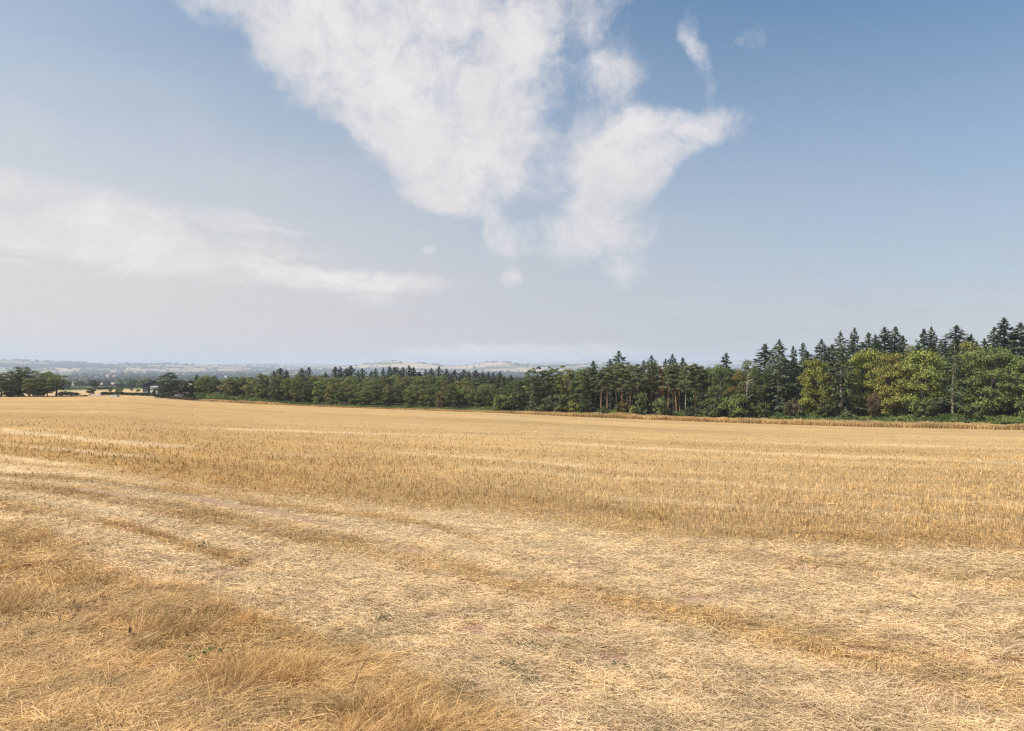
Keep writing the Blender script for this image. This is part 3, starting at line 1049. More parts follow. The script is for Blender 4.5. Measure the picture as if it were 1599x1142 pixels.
# ================================================================ trees
def broadleaf(seed, H=14.0, Wd=10.0, tf=0.18, leaf=0.36, nleaf=7500, nclump=46, low=0.12, top=1.0, stems=1, lobes=0.28, trunk_r=0.28, flat=1.0):
    """crown mesh + trunk mesh; origin at the trunk's foot"""
    r = np.random.default_rng(seed)
    zc = H * (low + 1) / 2
    rz = H * (1 - low) / 2 * 1.04
    # clump centres over an uneven ellipsoid
    i = np.arange(nclump) + 0.5
    ph = np.arccos(1 - 2 * i / nclump)
    tt = math.pi * (1 + 5 ** 0.5) * i + r.uniform(0, 6)
    d = np.stack([np.cos(tt) * np.sin(ph), np.sin(tt) * np.sin(ph), np.cos(ph)], -1) + r.normal(0, 0.12, (nclump, 3))
    d /= np.linalg.norm(d, axis=1)[:, None]
    lob = 1 + lobes * (vnoise(d[:, 0] * 2 + 9, d[:, 1] * 2 + d[:, 2] * 3 + seed, seed) - 0.6) * 1.6
    lob = np.clip(lob, 0.72, 1.1)
    rad = r.uniform(0.5, 0.9, nclump) * lob * (1 - 0.26 * np.clip((d[:, 2] - 0.72) / 0.28, 0, 1))
    rad[:3] = 0.56
    wz = np.where(d[:, 2] > 0, 1.0, 0.8)
    cc = np.stack([d[:, 0] * rad * Wd / 2, d[:, 1] * rad * Wd / 2, zc + d[:, 2] * rad * rz * wz], -1)
    cr = r.uniform(0.09, 0.185, nclump) * Wd * (0.8 + 0.4 * (lob - 0.8))
    wgt = cr ** 2
    wgt /= wgt.sum()
    num = np.maximum((wgt * nleaf).astype(int), 20)
    mb = MB()
    for k in range(nclump):
        n = num[k]
        q = r.normal(size=(n, 3))
        q /= np.linalg.norm(q, axis=1)[:, None]
        q[:, 2] = np.where(q[:, 2] < -0.2, -q[:, 2] * 0.6, q[:, 2])
        rr = cr[k] * r.uniform(0.35, 1.05, n) ** 0.6
        p = cc[k] + q * rr[:, None] * np.array([1.05, 1.05, 0.92 * flat])
        nr = q * 1.0 + r.normal(size=(n, 3)) * 0.55 + np.array([0, 0, 0.15])
        tone = r.normal(1.0, 0.12)
        col = np.clip(tone * (1 + r.normal(0, 0.16, (n, 1))) * (1 + r.normal(0, 0.05, (n, 3))), 0.3, 1.9)
        mb.cards(p, nr, leaf * r.uniform(0.7, 1.3, n), leaf * r.uniform(0.5, 0.85, n), col)
    tr = MB()
    for s in range(stems):
        ox, oy = (0, 0) if stems == 1 else r.normal(0, Wd * 0.06, 2)
        zt = zc + rz * 0.35
        bx, by = r.normal(0, Wd * 0.03, 2)
        zs = np.linspace(-0.4, zt, 8)
        sp = np.clip(np.linspace(-0.1, 1, 8), 0, 1) ** 0.6
        pts = np.stack([ox * sp * 2 + bx * np.sin(zs / zt * 2.5), oy * sp * 2 + by * np.sin(zs / zt * 3), zs], -1)
        pts[0, :2] = 0
        rd = trunk_r / math.sqrt(stems) * (1 - 0.75 * np.linspace(0, 1, 8))
        rd[0] *= 1.35
        tr.tube(pts, rd, 8)
        for k in r.choice(nclump, min(14, nclump), replace=False):
            z0 = r.uniform(max(0.15 * H, tf * H), zt * 0.9)
            t0 = np.array([np.interp(z0, zs, pts[:, 0]), np.interp(z0, zs, pts[:, 1]), z0])
            e = cc[k]
            mid = (t0 + e) / 2 + np.array([0, 0, 0.06 * H * r.uniform(-0.3, 1)])
            tr.tube([t0, mid, e], [trunk_r * 0.32, trunk_r * 0.2, trunk_r * 0.06], 5)
    return mb, tr


def spruce(seed, H=24.0, Wd=8.0, bare=0.06, nbr=190, dens=1.0, ragged=0.3, spike=0.06, spray=0.62):
    r = np.random.default_rng(seed)
    mb = MB()
    tr = MB()
    zs = np.linspace(-0.4, H * 0.995, 9)
    bx, by = r.normal(0, 0.12, 2)
    pts = np.stack([bx * np.sin(zs / H * 4), by * np.sin(zs / H * 3), zs], -1)
    tr.tube(pts, 0.30 * (1 - zs / H * 0.97) + 0.02, 8)
    gap_a, gap_z = r.uniform(0, 6.28, 5), r.uniform(0.25, 0.9, 5)
    P, NN, LN, WD, CC, AL = [], [], [], [], [], []
    for k in range(nbr):
        t = bare + (1 - bare) * ((k + r.uniform(0, 1)) / nbr) ** 0.92
        z = t * H
        a = k * 2.39996 + r.normal(0, 0.3)
        prof = (1 - t) ** (0.55 + 0.25 * math.sin(seed * 2.1)) * (1 + 0.16 * math.sin(a + seed)) * (0.72 + 0.28 * math.sin(min(1, t / 0.18) * math.pi / 2))
        ln = Wd / 2 * prof * r.uniform(1 - ragged, 1 + ragged * 0.7) + 0.1
        ln = min(ln, 0.10 + (1 - t) * H * 0.36 * r.uniform(0.6, 1.15))
        tipf = min(1.0, 0.42 + (1 - t) * 5)
        for ga, gz in zip(gap_a, gap_z):
            if abs((a - ga + math.pi) % (2 * math.pi) - math.pi) < 0.5 and abs(t - gz) < 0.05:
                ln *= 0.5
        rise = 0.25 if t > 0.82 else (0.0 if t > 0.5 else -0.12)
        dr = np.array([math.cos(a), math.sin(a)])
        n = max(7, int(19 * dens * (0.35 + ln / 2.2)))
        s = r.uniform(0.12, 1.0, n) ** 0.7
        side = r.normal(0, 0.17, n) * ln * (1.05 - s * 0.75)
        zz = z + rise * ln * s - 0.22 * ln * s ** 2 + np.abs(s - 0.5) * 0 + r.normal(0, 0.13, n) + 0.16 * ln * np.maximum(0, s - 0.75)
        p = np.stack([dr[0] * s * ln - dr[1] * side, dr[1] * s * ln + dr[0] * side, zz], -1)
        P.append(p)
        AL.append(np.stack([dr[0] + r.normal(0, 0.5, n), dr[1] + r.normal(0, 0.5, n), r.normal(-0.35, 0.35, n)], -1))
        NN.append(r.normal(size=(n, 3)) * 0.55 + np.array([dr[0] * 0.4, dr[1] * 0.4, 0.8]))
        LN.append(tipf * spray * r.uniform(0.6, 1.35, n))
        WD.append(tipf * spray * 0.42 * r.uniform(0.6, 1.3, n))
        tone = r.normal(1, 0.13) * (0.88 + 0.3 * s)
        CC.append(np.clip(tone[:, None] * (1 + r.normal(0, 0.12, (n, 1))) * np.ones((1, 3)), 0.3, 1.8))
        if k % 3 == 0 and ln > 0.8:
            tr.tube([(0, 0, z), (dr[0] * ln * 0.5, dr[1] * ln * 0.5, z + rise * ln * 0.5 - 0.05 * ln), (dr[0] * ln * 0.9, dr[1] * ln * 0.9, z + rise * ln * 0.9 - 0.18 * ln)], [0.06, 0.04, 0.015], 4)
    n = 26                                     # leader
    z = H * r.uniform(1 - spike, 1.0, n)
    P.append(np.stack([r.normal(0, 0.07, n), r.normal(0, 0.07, n), z], -1))
    AL.append(np.stack([r.normal(0, 0.5, n), r.normal(0, 0.5, n), np.ones(n)], -1))
    NN.append(r.normal(size=(n, 3)))
    LN.append(np.full(n, 0.5))
    WD.append(np.full(n, 0.16))
    CC.append(np.ones((n, 3)))
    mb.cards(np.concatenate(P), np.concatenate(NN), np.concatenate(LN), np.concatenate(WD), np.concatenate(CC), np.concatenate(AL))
    return mb, tr


def pine(seed, H=18.0, Wd=5.0, bare=0.5, nclump=22, nleaf=3600, lean=0.03, fork=False):
    r = np.random.default_rng(seed)
    mb, tr = MB(), MB()
    zs = np.linspace(-0.4, H * 1.0, 10)
    la = r.uniform(0, 6.28)
    wob = r.normal(0, 0.12, 2)
    off = lean * (np.maximum(zs, 0) / H) ** 1.5 * H
    pts = np.stack([math.cos(la) * off + wob[0] * np.sin(zs / H * 7), math.sin(la) * off + wob[1] * np.sin(zs / H * 5), zs], -1)
    tr.tube(pts, 0.19 * (1 - zs / H * 0.75), 8)
    if fork:
        z0 = H * 0.38
        b = np.array([np.interp(z0, zs, pts[:, 0]), np.interp(z0, zs, pts[:, 1]), z0])
        tr.tube([b, b + (0.5, 0.1, 2.6), b + (1.0, 0.2, 5.2), b + (1.2, 0.2, H * 0.45)], [0.12, 0.1, 0.08, 0.04], 6)
    for s in range(9):                        # dead snags on the bare stem
        z0 = r.uniform(bare * 0.55, bare * 1.1) * H
        a = r.uniform(0, 6.28)
        b = np.array([np.interp(z0, zs, pts[:, 0]), np.interp(z0, zs, pts[:, 1]), z0])
        l_ = r.uniform(0.4, 1.2)
        tr.tube([b, b + (math.cos(a) * l_, math.sin(a) * l_, r.uniform(-0.2, 0.3))], [0.035, 0.012], 4)
    for k in range(nclump):
        t = bare + (1 - bare) * (k + r.uniform(0, 1)) / nclump
        z = t * H
        a = k * 2.4 + r.normal(0, 0.4)
        u = (t - bare) / (1 - bare)
        ln = Wd / 2 * (0.35 + 0.75 * math.sin(math.pi * (0.2 + 0.72 * u))) * r.uniform(0.45, 1.05) * (1 - 0.3 * u)
        b = np.array([np.interp(z, zs, pts[:, 0]), np.interp(z, zs, pts[:, 1]), z])
        c = b + np.array([math.cos(a) * ln, math.sin(a) * ln, ln * 0.25])
        tr.tube([b, (b + c) / 2 + (0, 0, -0.1), c], [0.07, 0.045, 0.015], 4)
        for sub in range(2):
            cs = b + (c - b) * (1.0 if sub == 0 else 0.5) + r.normal(0, 0.15, 3)
            n = int(nleaf / nclump / 2)
            q = r.normal(size=(n, 3))
            q /= np.linalg.norm(q, axis=1)[:, None]
            rr = r.uniform(0.3, 1.0, n) * r.uniform(0.75, 1.15)
            p = cs + q * rr[:, None] * np.array([1.0, 1.0, 0.55])
            tone = r.normal(1, 0.13)
            mb.cards(p, q + r.normal(size=(n, 3)) * 0.5 + (0, 0, 0.4), 0.42 * r.uniform(0.7, 1.3, n), 0.2 * r.uniform(0.7, 1.3, n),
                     np.clip(tone * (1 + r.normal(0, 0.14, (n, 1))) * np.ones((1, 3)), 0.3, 1.8))
    return mb, tr


PROTO = {}


def proto(key, name, fn, H, Wd, **kw):
    mb, tr = fn(H=H, Wd=Wd, **kw)
    zz_ = np.concatenate(mb.v)[:, 2]
    H = float(np.quantile(zz_, 0.9985))
    PROTO[key] = (name, mb.mesh(name + '_crown', M_LEAF), tr.mesh(name + '_trunk', M_BARK, True), H, Wd)


for s in range(5):
    proto('broad%d' % s, 'broadleaf_tree', broadleaf, 14.0, 10.0, seed=20 + s, nclump=[64, 76, 56, 84, 70][s], nleaf=9000, lobes=[0.3, 0.45, 0.6, 0.4, 0.5][s], low=[-0.14, -0.2, -0.1, -0.18, -0.12][s], stems=[1, 2, 1, 1, 2][s])
for s in range(2):
    proto('chestnut%d' % s, 'chestnut_tree', broadleaf, 15.0, 11.0, seed=40 + s, nclump=90, nleaf=9500, leaf=0.42, lobes=0.3, low=-0.12, flat=0.95, trunk_r=0.35)
for s in range(2):
    proto('field%d' % s, 'broadleaf_tree', broadleaf, 10.0, 8.5, seed=50 + s, nclump=34, nleaf=5200, lobes=0.6, low=0.06, tf=0.2, trunk_r=0.3, leaf=0.36)
proto('ash0', 'birch_tree', broadleaf, 17.0, 7.0, seed=61, nclump=44, nleaf=4600, lobes=0.6, low=0.12, tf=0.35, trunk_r=0.17, leaf=0.34)
proto('ash1', 'birch_tree', broadleaf, 17.0, 7.0, seed=62, nclump=36, nleaf=4200, lobes=0.6, low=0.2, tf=0.4, trunk_r=0.16, leaf=0.34, stems=2)
for s in range(3):
    proto('bush%d' % s, 'bush', broadleaf, 3.2, 4.2, seed=70 + s, nclump=20, nleaf=2200, lobes=0.4, low=-0.12, leaf=0.28, stems=3, trunk_r=0.1)
for s in range(4):
    proto('spruce%d' % s, 'spruce_tree', spruce, 24.0, 8.0, seed=80 + s, nbr=[170, 140, 160, 130][s], ragged=[0.42, 0.6, 0.45, 0.65][s], bare=[0.05, 0.12, 0.03, 0.22][s])
for s in range(2):
    proto('slim%d' % s, 'spruce_tree', spruce, 18.0, 4.6, seed=90 + s, nbr=105, ragged=0.55, spray=0.55)
for s in range(4):
    proto('pine%d' % s, 'pine_tree', pine, 18.0, 5.5, seed=100 + s, bare=[0.5, 0.56, 0.45, 0.52][s], fork=(s == 2), lean=[0.02, 0.03, 0.06, 0.015][s])


def dead_tree():
    r = np.random.default_rng(7)
    tr = MB()
    zs = np.linspace(-0.3, 10.5, 9)
    pts = np.stack([0.5 * np.sin(zs / 3.0), 0.25 * np.sin(zs / 2.2), zs], -1)
    tr.tube(pts, 0.16 * (1 - zs / 12), 7)
    for k in range(16):
        z0 = r.uniform(4.5, 10)
        b = np.array([np.interp(z0, zs, pts[:, 0]), np.interp(z0, zs, pts[:, 1]), z0])
        a = r.uniform(0, 6.28)
        l_ = r.uniform(0.8, 2.0)
        d = np.array([math.cos(a), math.sin(a), 0.6])
        tr.tube([b, b + d * l_ * 0.5 + (0, 0, 0.2), b + d * l_ + r.normal(0, 0.2, 3)], [0.07, 0.045, 0.015], 5)
    return tr


# colours of crowns (linear) and bark
DKS = (0.070, 0.096, 0.050)      # spruce
DKS2 = (0.092, 0.118, 0.058)
PIN = (0.15, 0.175, 0.075)
DKG = (0.105, 0.135, 0.044)
MID = (0.155, 0.19, 0.056)
OLV = (0.20, 0.20, 0.066)
YEL = (0.265, 0.27, 0.06)
ORG = (0.275, 0.26, 0.064)
PAL = (0.17, 0.20, 0.08)
RUS = (0.200, 0.095, 0.035)
BK_GREY = (0.16, 0.13, 0.10)
BK_ORANGE = (0.36, 0.19, 0.10)
BK_PALE = (0.34, 0.30, 0.24)
BK_DARK = (0.07, 0.055, 0.04)


def plant(key, px, top, Yd, wpx, col, label, cat='tree', group=None, bark=BK_GREY, rz=None, name=None, wscale=1.0, sink=0.0):
    nm, mc, mt, H0, W0 = PROTO[key]
    p = gpt(px, Yd)
    H = CAMH + (CY - top) / FX * Yd - p.z
    Wd = wpx / FX * Yd * wscale
    r = empty(name or nm, p, random.uniform(0, 6.28) if rz is None else rz)
    r.scale = (Wd / W0, Wd / W0, H / H0)
    if nm in ('spruce_tree', 'fir_tree', 'conifer_tree', 'larch_tree'):
        r.rotation_euler = (random.gauss(0, 0.022), random.gauss(0, 0.022), r.rotation_euler[2])
    tag(r, label, cat, group)
    j = random.uniform(0.80, 1.25)
    c = link('crown', mc, r)
    c.color = (col[0] * j, col[1] * j * random.uniform(0.96, 1.04), col[2] * j, 1)
    t = link('stem' if nm == 'bush' else 'trunk', mt, r)
    t.color = bark + (1,)
    return r


def eY(px):
    return float(np.interp(px, E_PX, E_DY))


def ordinal(i):
    w = ['first', 'second', 'third', 'fourth', 'fifth', 'sixth', 'seventh', 'eighth', 'ninth', 'tenth', 'eleventh', 'twelfth', 'thirteenth', 'fourteenth', 'fifteenth', 'sixteenth',
         'seventeenth', 'eighteenth', 'nineteenth', 'twentieth']
    tens = {20: 'twenty', 30: 'thirty', 40: 'forty', 50: 'fifty'}
    if i < 20:
        return w[i]
    n = i + 1
    t, u = n // 10 * 10, n % 10
    return tens[t][:-1] + 'ieth' if u == 0 else tens[t] + '-' + w[u - 1]


G_WOOD = 'trees of the wood along the field'

# --- tall spruces and firs over the chestnut end of the wood (px, top, depth beyond the edge, width, key)
FRONT = [
    ('spruce0', 1215, 530, 16, 62, DKS2, 'large dark spruce with branches to the ground, standing in front where pines end', 'front'),
    ('spruce2', 1197, 537, 24, 40, DKS, 'dark narrow-topped spruce pressed against the large front spruce'),
    ('spruce1', 1315, 517, 11, 54, DKS2, 'tall front spruce with bare lower trunk between yellow-green chestnuts'),
    ('spruce3', 1488, 530, 9, 50, DKS2, 'front spruce with pale bare trunk and dead tip beside large dark chestnut'),
    ('spruce1', 1567, 497, 34, 62, DKS, 'tallest spruce of the wood, broad-shouldered with thin leader'),
    ('spruce0', 1596, 504, 32, 54, DKS, 'dark spruce cut by the photo edge beside the tallest one'),
    ('spruce3', 1551, 511, 40, 34, DKS, 'ragged shorter spruce leaning on the shoulder of the tallest one'),
    ('spruce0', 1491, 509, 36, 52, DKS, 'broad twin-shouldered fir on skyline above dead-tipped front spruce'),
    ('slim1', 1517, 521, 42, 26, DKS2, 'low bushy fir top just past the broad twin-shouldered fir'),
    ('spruce2', 1441, 514, 36, 42, DKS2, 'paired pyramid spruce on skyline, fuller of the two above big chestnut'),
    ('spruce0', 1452, 511, 39, 40, DKS2, 'paired pyramid spruce on skyline, taller of the two above big chestnut'),
    ('spruce1', 1382, 511, 38, 46, DKS, 'ragged dark spruce with broad top above orange chestnut'),
    ('spruce2', 1397, 511, 42, 36, DKS, 'tapering dark spruce beside ragged broad-topped one above orange chestnut'),
    ('slim0', 1409, 524, 36, 28, DKS, 'short dark spruce closing the row above orange chestnut'),
    ('slim1', 1367, 522, 44, 22, DKS2, 'thin open spruce with see-through top on the skyline'),
    ('slim0', 1353, 520, 40, 26, DKS, 'narrow spruce between thin open spruce and tall front spruce'),
    ('spruce3', 1330, 512, 30, 34, DKS, 'narrow tall spruce directly behind the bare-trunked front spruce'),
    ('spruce3', 1285, 530, 38, 42, DKS, 'rounded dark fir top in gap before tall front spruce'),
    ('slim0', 1300, 538, 44, 24, DKS, 'low spruce tip tucked between rounded fir and tall front spruce'),
    ('slim0', 1254, 536, 36, 26, DKS, 'pointed spruce near the rounded fir, past the large front spruce'),
    ('slim1', 1240, 540, 44, 18, DKS2, 'spindly sparse spruce tip next to the large front spruce'),
    ('slim1', 1264, 548, 30, 22, DKS, 'short dark spruce below the pointed one, behind first yellow chestnut'),
]
for f in FRONT:
    k, px, top, d, w, col, lab = f[:7]
    plant(k, px, top, eY(px) + d, w * (1.3 if d < 17 else random.uniform(1.8, 2.7)), col, lab, 'spruce', None, BK_PALE if d < 17 else BK_GREY)
random.seed(31)
for j in range(26):
    px = 1226 + j * 15 + random.uniform(-4, 4)
    tp = np.interp(px, [1225, 1260, 1300, 1340, 1380, 1420, 1450, 1490, 1530, 1560, 1610], [556, 552, 543, 534, 530, 536, 530, 526, 534, 527, 526]) + random.uniform(-5, 7)
    plant(['spruce0', 'spruce1', 'slim0', 'spruce2', 'spruce3', 'slim1'][j % 6], px, tp, eY(px) + random.uniform(27, 48), random.uniform(44, 72), DKS if j % 2 else DKS2,
          ordinal(j) + ' lower spruce shoulder filling the skyline, counted from the large front spruce', 'spruce', 'lower spruces filling between the tall spruce tops')
CHEST = [
    ('chestnut0', 1277, 562, 12, 66, YEL, 'rounded yellow-green chestnut between large front spruce and bare-trunked spruce'),
    ('chestnut1', 1350, 546, 17, 62, YEL, 'bright yellow-green chestnut half behind the bare-trunked front spruce'),
    ('chestnut0', 1394, 552, 13, 60, ORG, 'orange-tinged chestnut with browning crown'),
    ('chestnut1', 1442, 547, 12, 82, (0.215, 0.24, 0.058), 'wide yellow-green chestnut beside orange-tinged one'),
    ('chestnut0', 1520, 534, 22, 70, (0.21, 0.225, 0.058), 'olive-yellow chestnut showing behind dead-tipped front spruce'),
    ('chestnut1', 1550, 541, 11, 96, (0.135, 0.165, 0.052), 'large dark green chestnut with foliage down to the brambles'),
    ('chestnut0', 1600, 556, 10, 62, MID, 'mid-green chestnut cut by the photo edge'),
    ('broad1', 1420, 540, 26, 50, OLV, 'olive crown peeping between orange chestnut and paired spruces'),
]
for k, px, top, d, w, col, lab in CHEST:
    plant(k, px, top, eY(px) + d, w, col, lab, 'tree', None, BK_DARK)
plant('field1', 1366, 614, eY(1366) + 7.5, 26, (0.19, 0.13, 0.075), 'small pinkish-brown dying tree in front of orange chestnut', 'tree', None, BK_GREY, name='sapling_tree')
plant('bush0', 1237, 624, eY(1237) + 9, 30, (0.13, 0.12, 0.06), 'pale buff bush at the foot of the large front spruce', 'bush')
plant('bush1', 1442, 622, eY(1442) + 8, 44, MID, 'green sapling bush under the wide yellow-green chestnut', 'bush')
plant('bush2', 1330, 628, eY(1330) + 14, 40, DKG, 'dark bush beside the bare-trunked front spruce foot', 'bush')
plant('bush0', 1525, 628, eY(1525) + 8, 38, MID, 'low green bush beside the pale spruce trunk', 'bush')
plant('bush1', 1290, 620, eY(1290) + 9, 50, (0.115, 0.13, 0.03), 'yellow-green bush hanging below the rounded chestnut', 'bush')

# --- Scots pine stand with bare orange trunks
PINES = [922, 930, 940, 949, 955, 962, 972, 985, 995, 1017, 1025, 1044, 1051, 1056, 1062, 1071, 1086, 1094]
PT = [574, 578, 577, 573, 569, 571, 567, 570, 569, 566, 572, 570, 568, 573, 570, 571, 568, 572]
PL = ['thin pine with dark trunk, outermost towards the birches', 'pine set back between two darker trunks at the birch end', 'short slender pine with grey trunk near birch end', 'straight pine with clean orange trunk down to the grass',
      'slim pine squeezed between two straight orange trunks', 'pale grey-trunked pine, straight and thin', 'straight pine with pale orange trunk above orange-brown bush', 'forked pine whose leaning orange trunk splits in two',
      'slim pine just past the forked one', 'dark-trunked pine behind round green bush', 'short orange pine trunk showing past the round bush', 'slanting pine with bright orange lower trunk',
      'stout orange pine with crown under rusty spray', 'slanted orange pine crossing its stout neighbour', 'thin dark pine trunk past the crossing pair', 'grey-stemmed pine with low rounded crown', 'pine with broad crown beside the oaks', 'last grey pine trunk before the oaks']
for i, (px, tp, lb) in enumerate(zip(PINES, PT, PL)):
    d = [10, 14, 8, 8, 13, 9, 8, 9, 14, 12, 15, 9, 10, 9, 14, 8, 10, 12][i]
    plant('pine2' if i == 7 else 'pine%d' % [0, 1, 3][i % 3], px, tp, eY(px) + d, random.uniform(26, 34), PIN, lb, 'pine', 'Scots pines with bare trunks', BK_ORANGE if i not in (0, 5, 15, 17) else BK_PALE)
for j, (px, tp) in enumerate(((915, 582), (935, 584), (968, 580), (980, 584), (1003, 582), (1012, 586), (1034, 580), (1068, 586), (1079, 580), (1103, 582))):
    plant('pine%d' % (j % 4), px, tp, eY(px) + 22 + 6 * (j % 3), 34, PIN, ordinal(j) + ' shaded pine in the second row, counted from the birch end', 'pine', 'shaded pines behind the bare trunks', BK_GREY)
TOPS = [('spruce3', 970, 548, 30, 34, 'tall dark fir with broad ragged top above the pines'), ('slim1', 925, 563, 26, 22, 'dark fir spike above first bare pine trunks'), ('slim0', 955, 561, 26, 20, 'dark fir leaning on the tall ragged fir'),
        ('spruce1', 1016, 555, 34, 30, 'flat-topped dark fir rising mid pine stand'), ('slim0', 1007, 563, 30, 18, 'small fir point beside the flat-topped fir'), ('spruce3', 1050, 553, 34, 24, 'narrow fir with tufted tip above stout orange pine'),
        ('slim1', 1040, 560, 38, 16, 'little fir point above the rusty spray'), ('slim0', 1069, 559, 30, 22, 'bushy fir top past the tufted one'), ('slim1', 1131, 551, 30, 26, 'sparse leaning fir spike above the oaks')]
for k, px, tp, d, w, lb in TOPS:
    plant(k, px, tp, eY(px) + d, w * 2.3, DKS, lb, 'fir', None, BK_GREY, name='fir_tree')
plant('field0', 1036, 572, eY(1036) + 12, 13, RUS, 'dead rust-brown crown caught among the pine tops', 'tree', None, BK_ORANGE)

# --- oaks between pines and spruces, birches on the other side of the pines
MIXED = [
    ('broad0', 1127, 570, 10, 52, DKG, 'dark round oak where the pine stand ends'), ('broad2', 1148, 580, 9, 44, (0.135, 0.115, 0.028), 'yellowing oak between dark oak and large front spruce'),
    ('broad1', 1166, 563, 18, 52, MID, 'tall olive-green oak behind the yellowing one'), ('broad3', 1103, 574, 22, 46, DKG, 'dark oak crown behind last pines'), ('broad4', 1183, 574, 14, 36, DKG, 'dark oak close against the large front spruce'),
    ('ash0', 830, 575, 9, 34, MID, 'first tall birch after the dip in the wood'), ('ash1', 850, 573, 9, 34, (0.07, 0.09, 0.035), 'birch with two pale stems near the dip'), ('ash0', 868, 573, 11, 36, MID, 'leafy birch at middle of the birch row'),
    ('ash1', 887, 571, 9, 38, OLV, 'highest birch, open crown over pale stems'), ('ash0', 907, 574, 10, 38, MID, 'last birch before the pines'), ('broad1', 839, 586, 22, 44, DKG, 'dark broadleaf filling behind the first birches'),
    ('broad3', 876, 584, 24, 46, DKG, 'dark broadleaf filling behind the highest birch'), ('broad0', 815, 592, 18, 34, DKG, 'dark tree beside the dip, behind the pale young pine'),
    ('slim0', 834, 597, 6, 26, PAL, 'pale green young conifer in front of birches'), ('broad2', 905, 600, 8, 40, DKG, 'low dark tree under the last birch'),
]
for k, px, tp, d, w, col, lb in MIXED:
    plant(k, px, tp, eY(px) + d, w, col, lb, 'tree', None, BK_PALE if k[:3] == 'ash' else BK_GREY)
BUSH = [(786, 616, 5, 34, MID, 'round bright bush at the mouth of the dip'), (804, 613, 6, 36, MID, 'leafy bush next to the dip, larger one'), (868, 615, 5, 42, PAL, 'pale green bush under the birches'), (896, 626, 5, 26, YEL, 'yellowish bush below the highest birch'),
        (1004, 612, 7, 34, MID, 'round green bush in front of pines'), (1033, 620, 6, 32, MID, 'second round bush in front of pines, beside bright orange trunk'), (975, 626, 8, 28, (0.16, 0.12, 0.03), 'orange-brown bush among the pine trunks'),
        (989, 634, 6, 14, YEL, 'small yellow bush by the forked pine foot'), (1114, 619, 6, 40, DKG, 'dark bush under the round oak'), (1150, 614, 6, 50, MID, 'broad green bush under the yellowing oak'), (1190, 628, 7, 34, (0.10, 0.1, 0.035), 'olive bush at large front spruce foot'),
        (1080, 634, 7, 26, DKG, 'low dark bush under the broad-crowned pine'), (945, 636, 7, 22, DKG, 'low dark bush between straight pine trunks'), (850, 630, 5, 30, DKG, 'low dark bush beneath two-stemmed birch'), (915, 628, 7, 40, DKG, 'dark bush at first bare pine trunks')]
for j, (px, tp, d, w, col, lb) in enumerate(BUSH):
    plant('bush%d' % (j % 3), px, tp, eY(px) + d, w, col, lb, 'bush')
dt = empty('dead_tree', gpt(1167, eY(1167) + 8), 1.0)
dt.scale = (1.1, 1.1, 1.28)
tag(dt, 'bare white twisted dead tree among the oaks', 'tree')
to = link('trunk', dead_tree().mesh('dead_trunk', M_BARK, True), dt)
to.color = (0.5, 0.45, 0.38, 1)

# --- broadleaf front of the wood towards the barn
random.seed(77)
G1 = 'front row of broadleaf trees between barn and dip'
front_px = [322, 340, 358, 377, 396, 413, 431, 449, 466, 484, 501, 519, 536, 553, 571, 588, 605, 622, 640, 657, 674, 691, 707, 723, 739, 754, 767]
tops = np.interp(front_px, [300, 340, 400, 413, 431, 460, 484, 520, 560, 600, 640, 680, 720, 750, 770], [590, 589, 592, 584, 592, 584, 592, 600, 598, 604, 600, 606, 604, 607, 612])
look = {0: 'dark', 1: 'mid-green', 2: 'olive', 3: 'brownish olive'}
kinds = [MID, DKG, OLV, MID, OLV, MID, DKG, MID, OLV, DKG, MID, OLV, DKG, OLV, MID, DKG, OLV, DKG, MID, OLV, DKG, (0.16, 0.135, 0.05), DKG, MID, OLV, DKG, MID]
for j, (px, tp) in enumerate(zip(front_px, tops)):
    c = kinds[j]
    nm = {MID: 'mid-green', DKG: 'dark green', OLV: 'olive-green'}.get(c, 'brownish')
    d = random.uniform(7, 12) if px > 410 else random.uniform(9, 16)
    plant('broad%d' % (j % 5), px + random.uniform(-3, 3), tp + random.uniform(-4, 3), eY(px) + d, random.uniform(26, 36), c,
          ordinal(j) + ' front-row broadleaf tree from the barn end, ' + nm, 'tree', G1, BK_DARK)
G2 = 'second row of broadleaf trees between barn and dip'
for j in range(17):
    px = 330 + j * 27 + random.uniform(-6, 6)
    tp = np.interp(px, [300, 400, 460, 500, 560, 620, 680, 720, 770], [589, 588, 583, 588, 590, 587, 590, 594, 604]) + random.uniform(-2, 3)
    plant('broad%d' % ((j * 2 + 1) % 5), px, tp, eY(px) + random.uniform(22, 34), random.uniform(34, 46), [OLV, MID, (0.15, 0.135, 0.05), OLV][j % 4],
          ordinal(j) + ' crown of the second broadleaf row counted from barn to dip', 'tree', G2, BK_DARK)
G3 = 'third row of broadleaf crowns towards the dip'
for j in range(11):
    px = 500 + j * 25 + random.uniform(-6, 6)
    tp = np.interp(px, [500, 560, 620, 680, 740, 770], [588, 588, 583, 585, 589, 597]) + random.uniform(-1, 3)
    plant('broad%d' % ((j * 3 + 2) % 5), px, tp, eY(px) + random.uniform(50, 64), random.uniform(40, 52), [OLV, PIN, MID][j % 3],
          ordinal(j) + ' crown of the third broadleaf row counted towards the dip', 'tree', G3, BK_DARK)
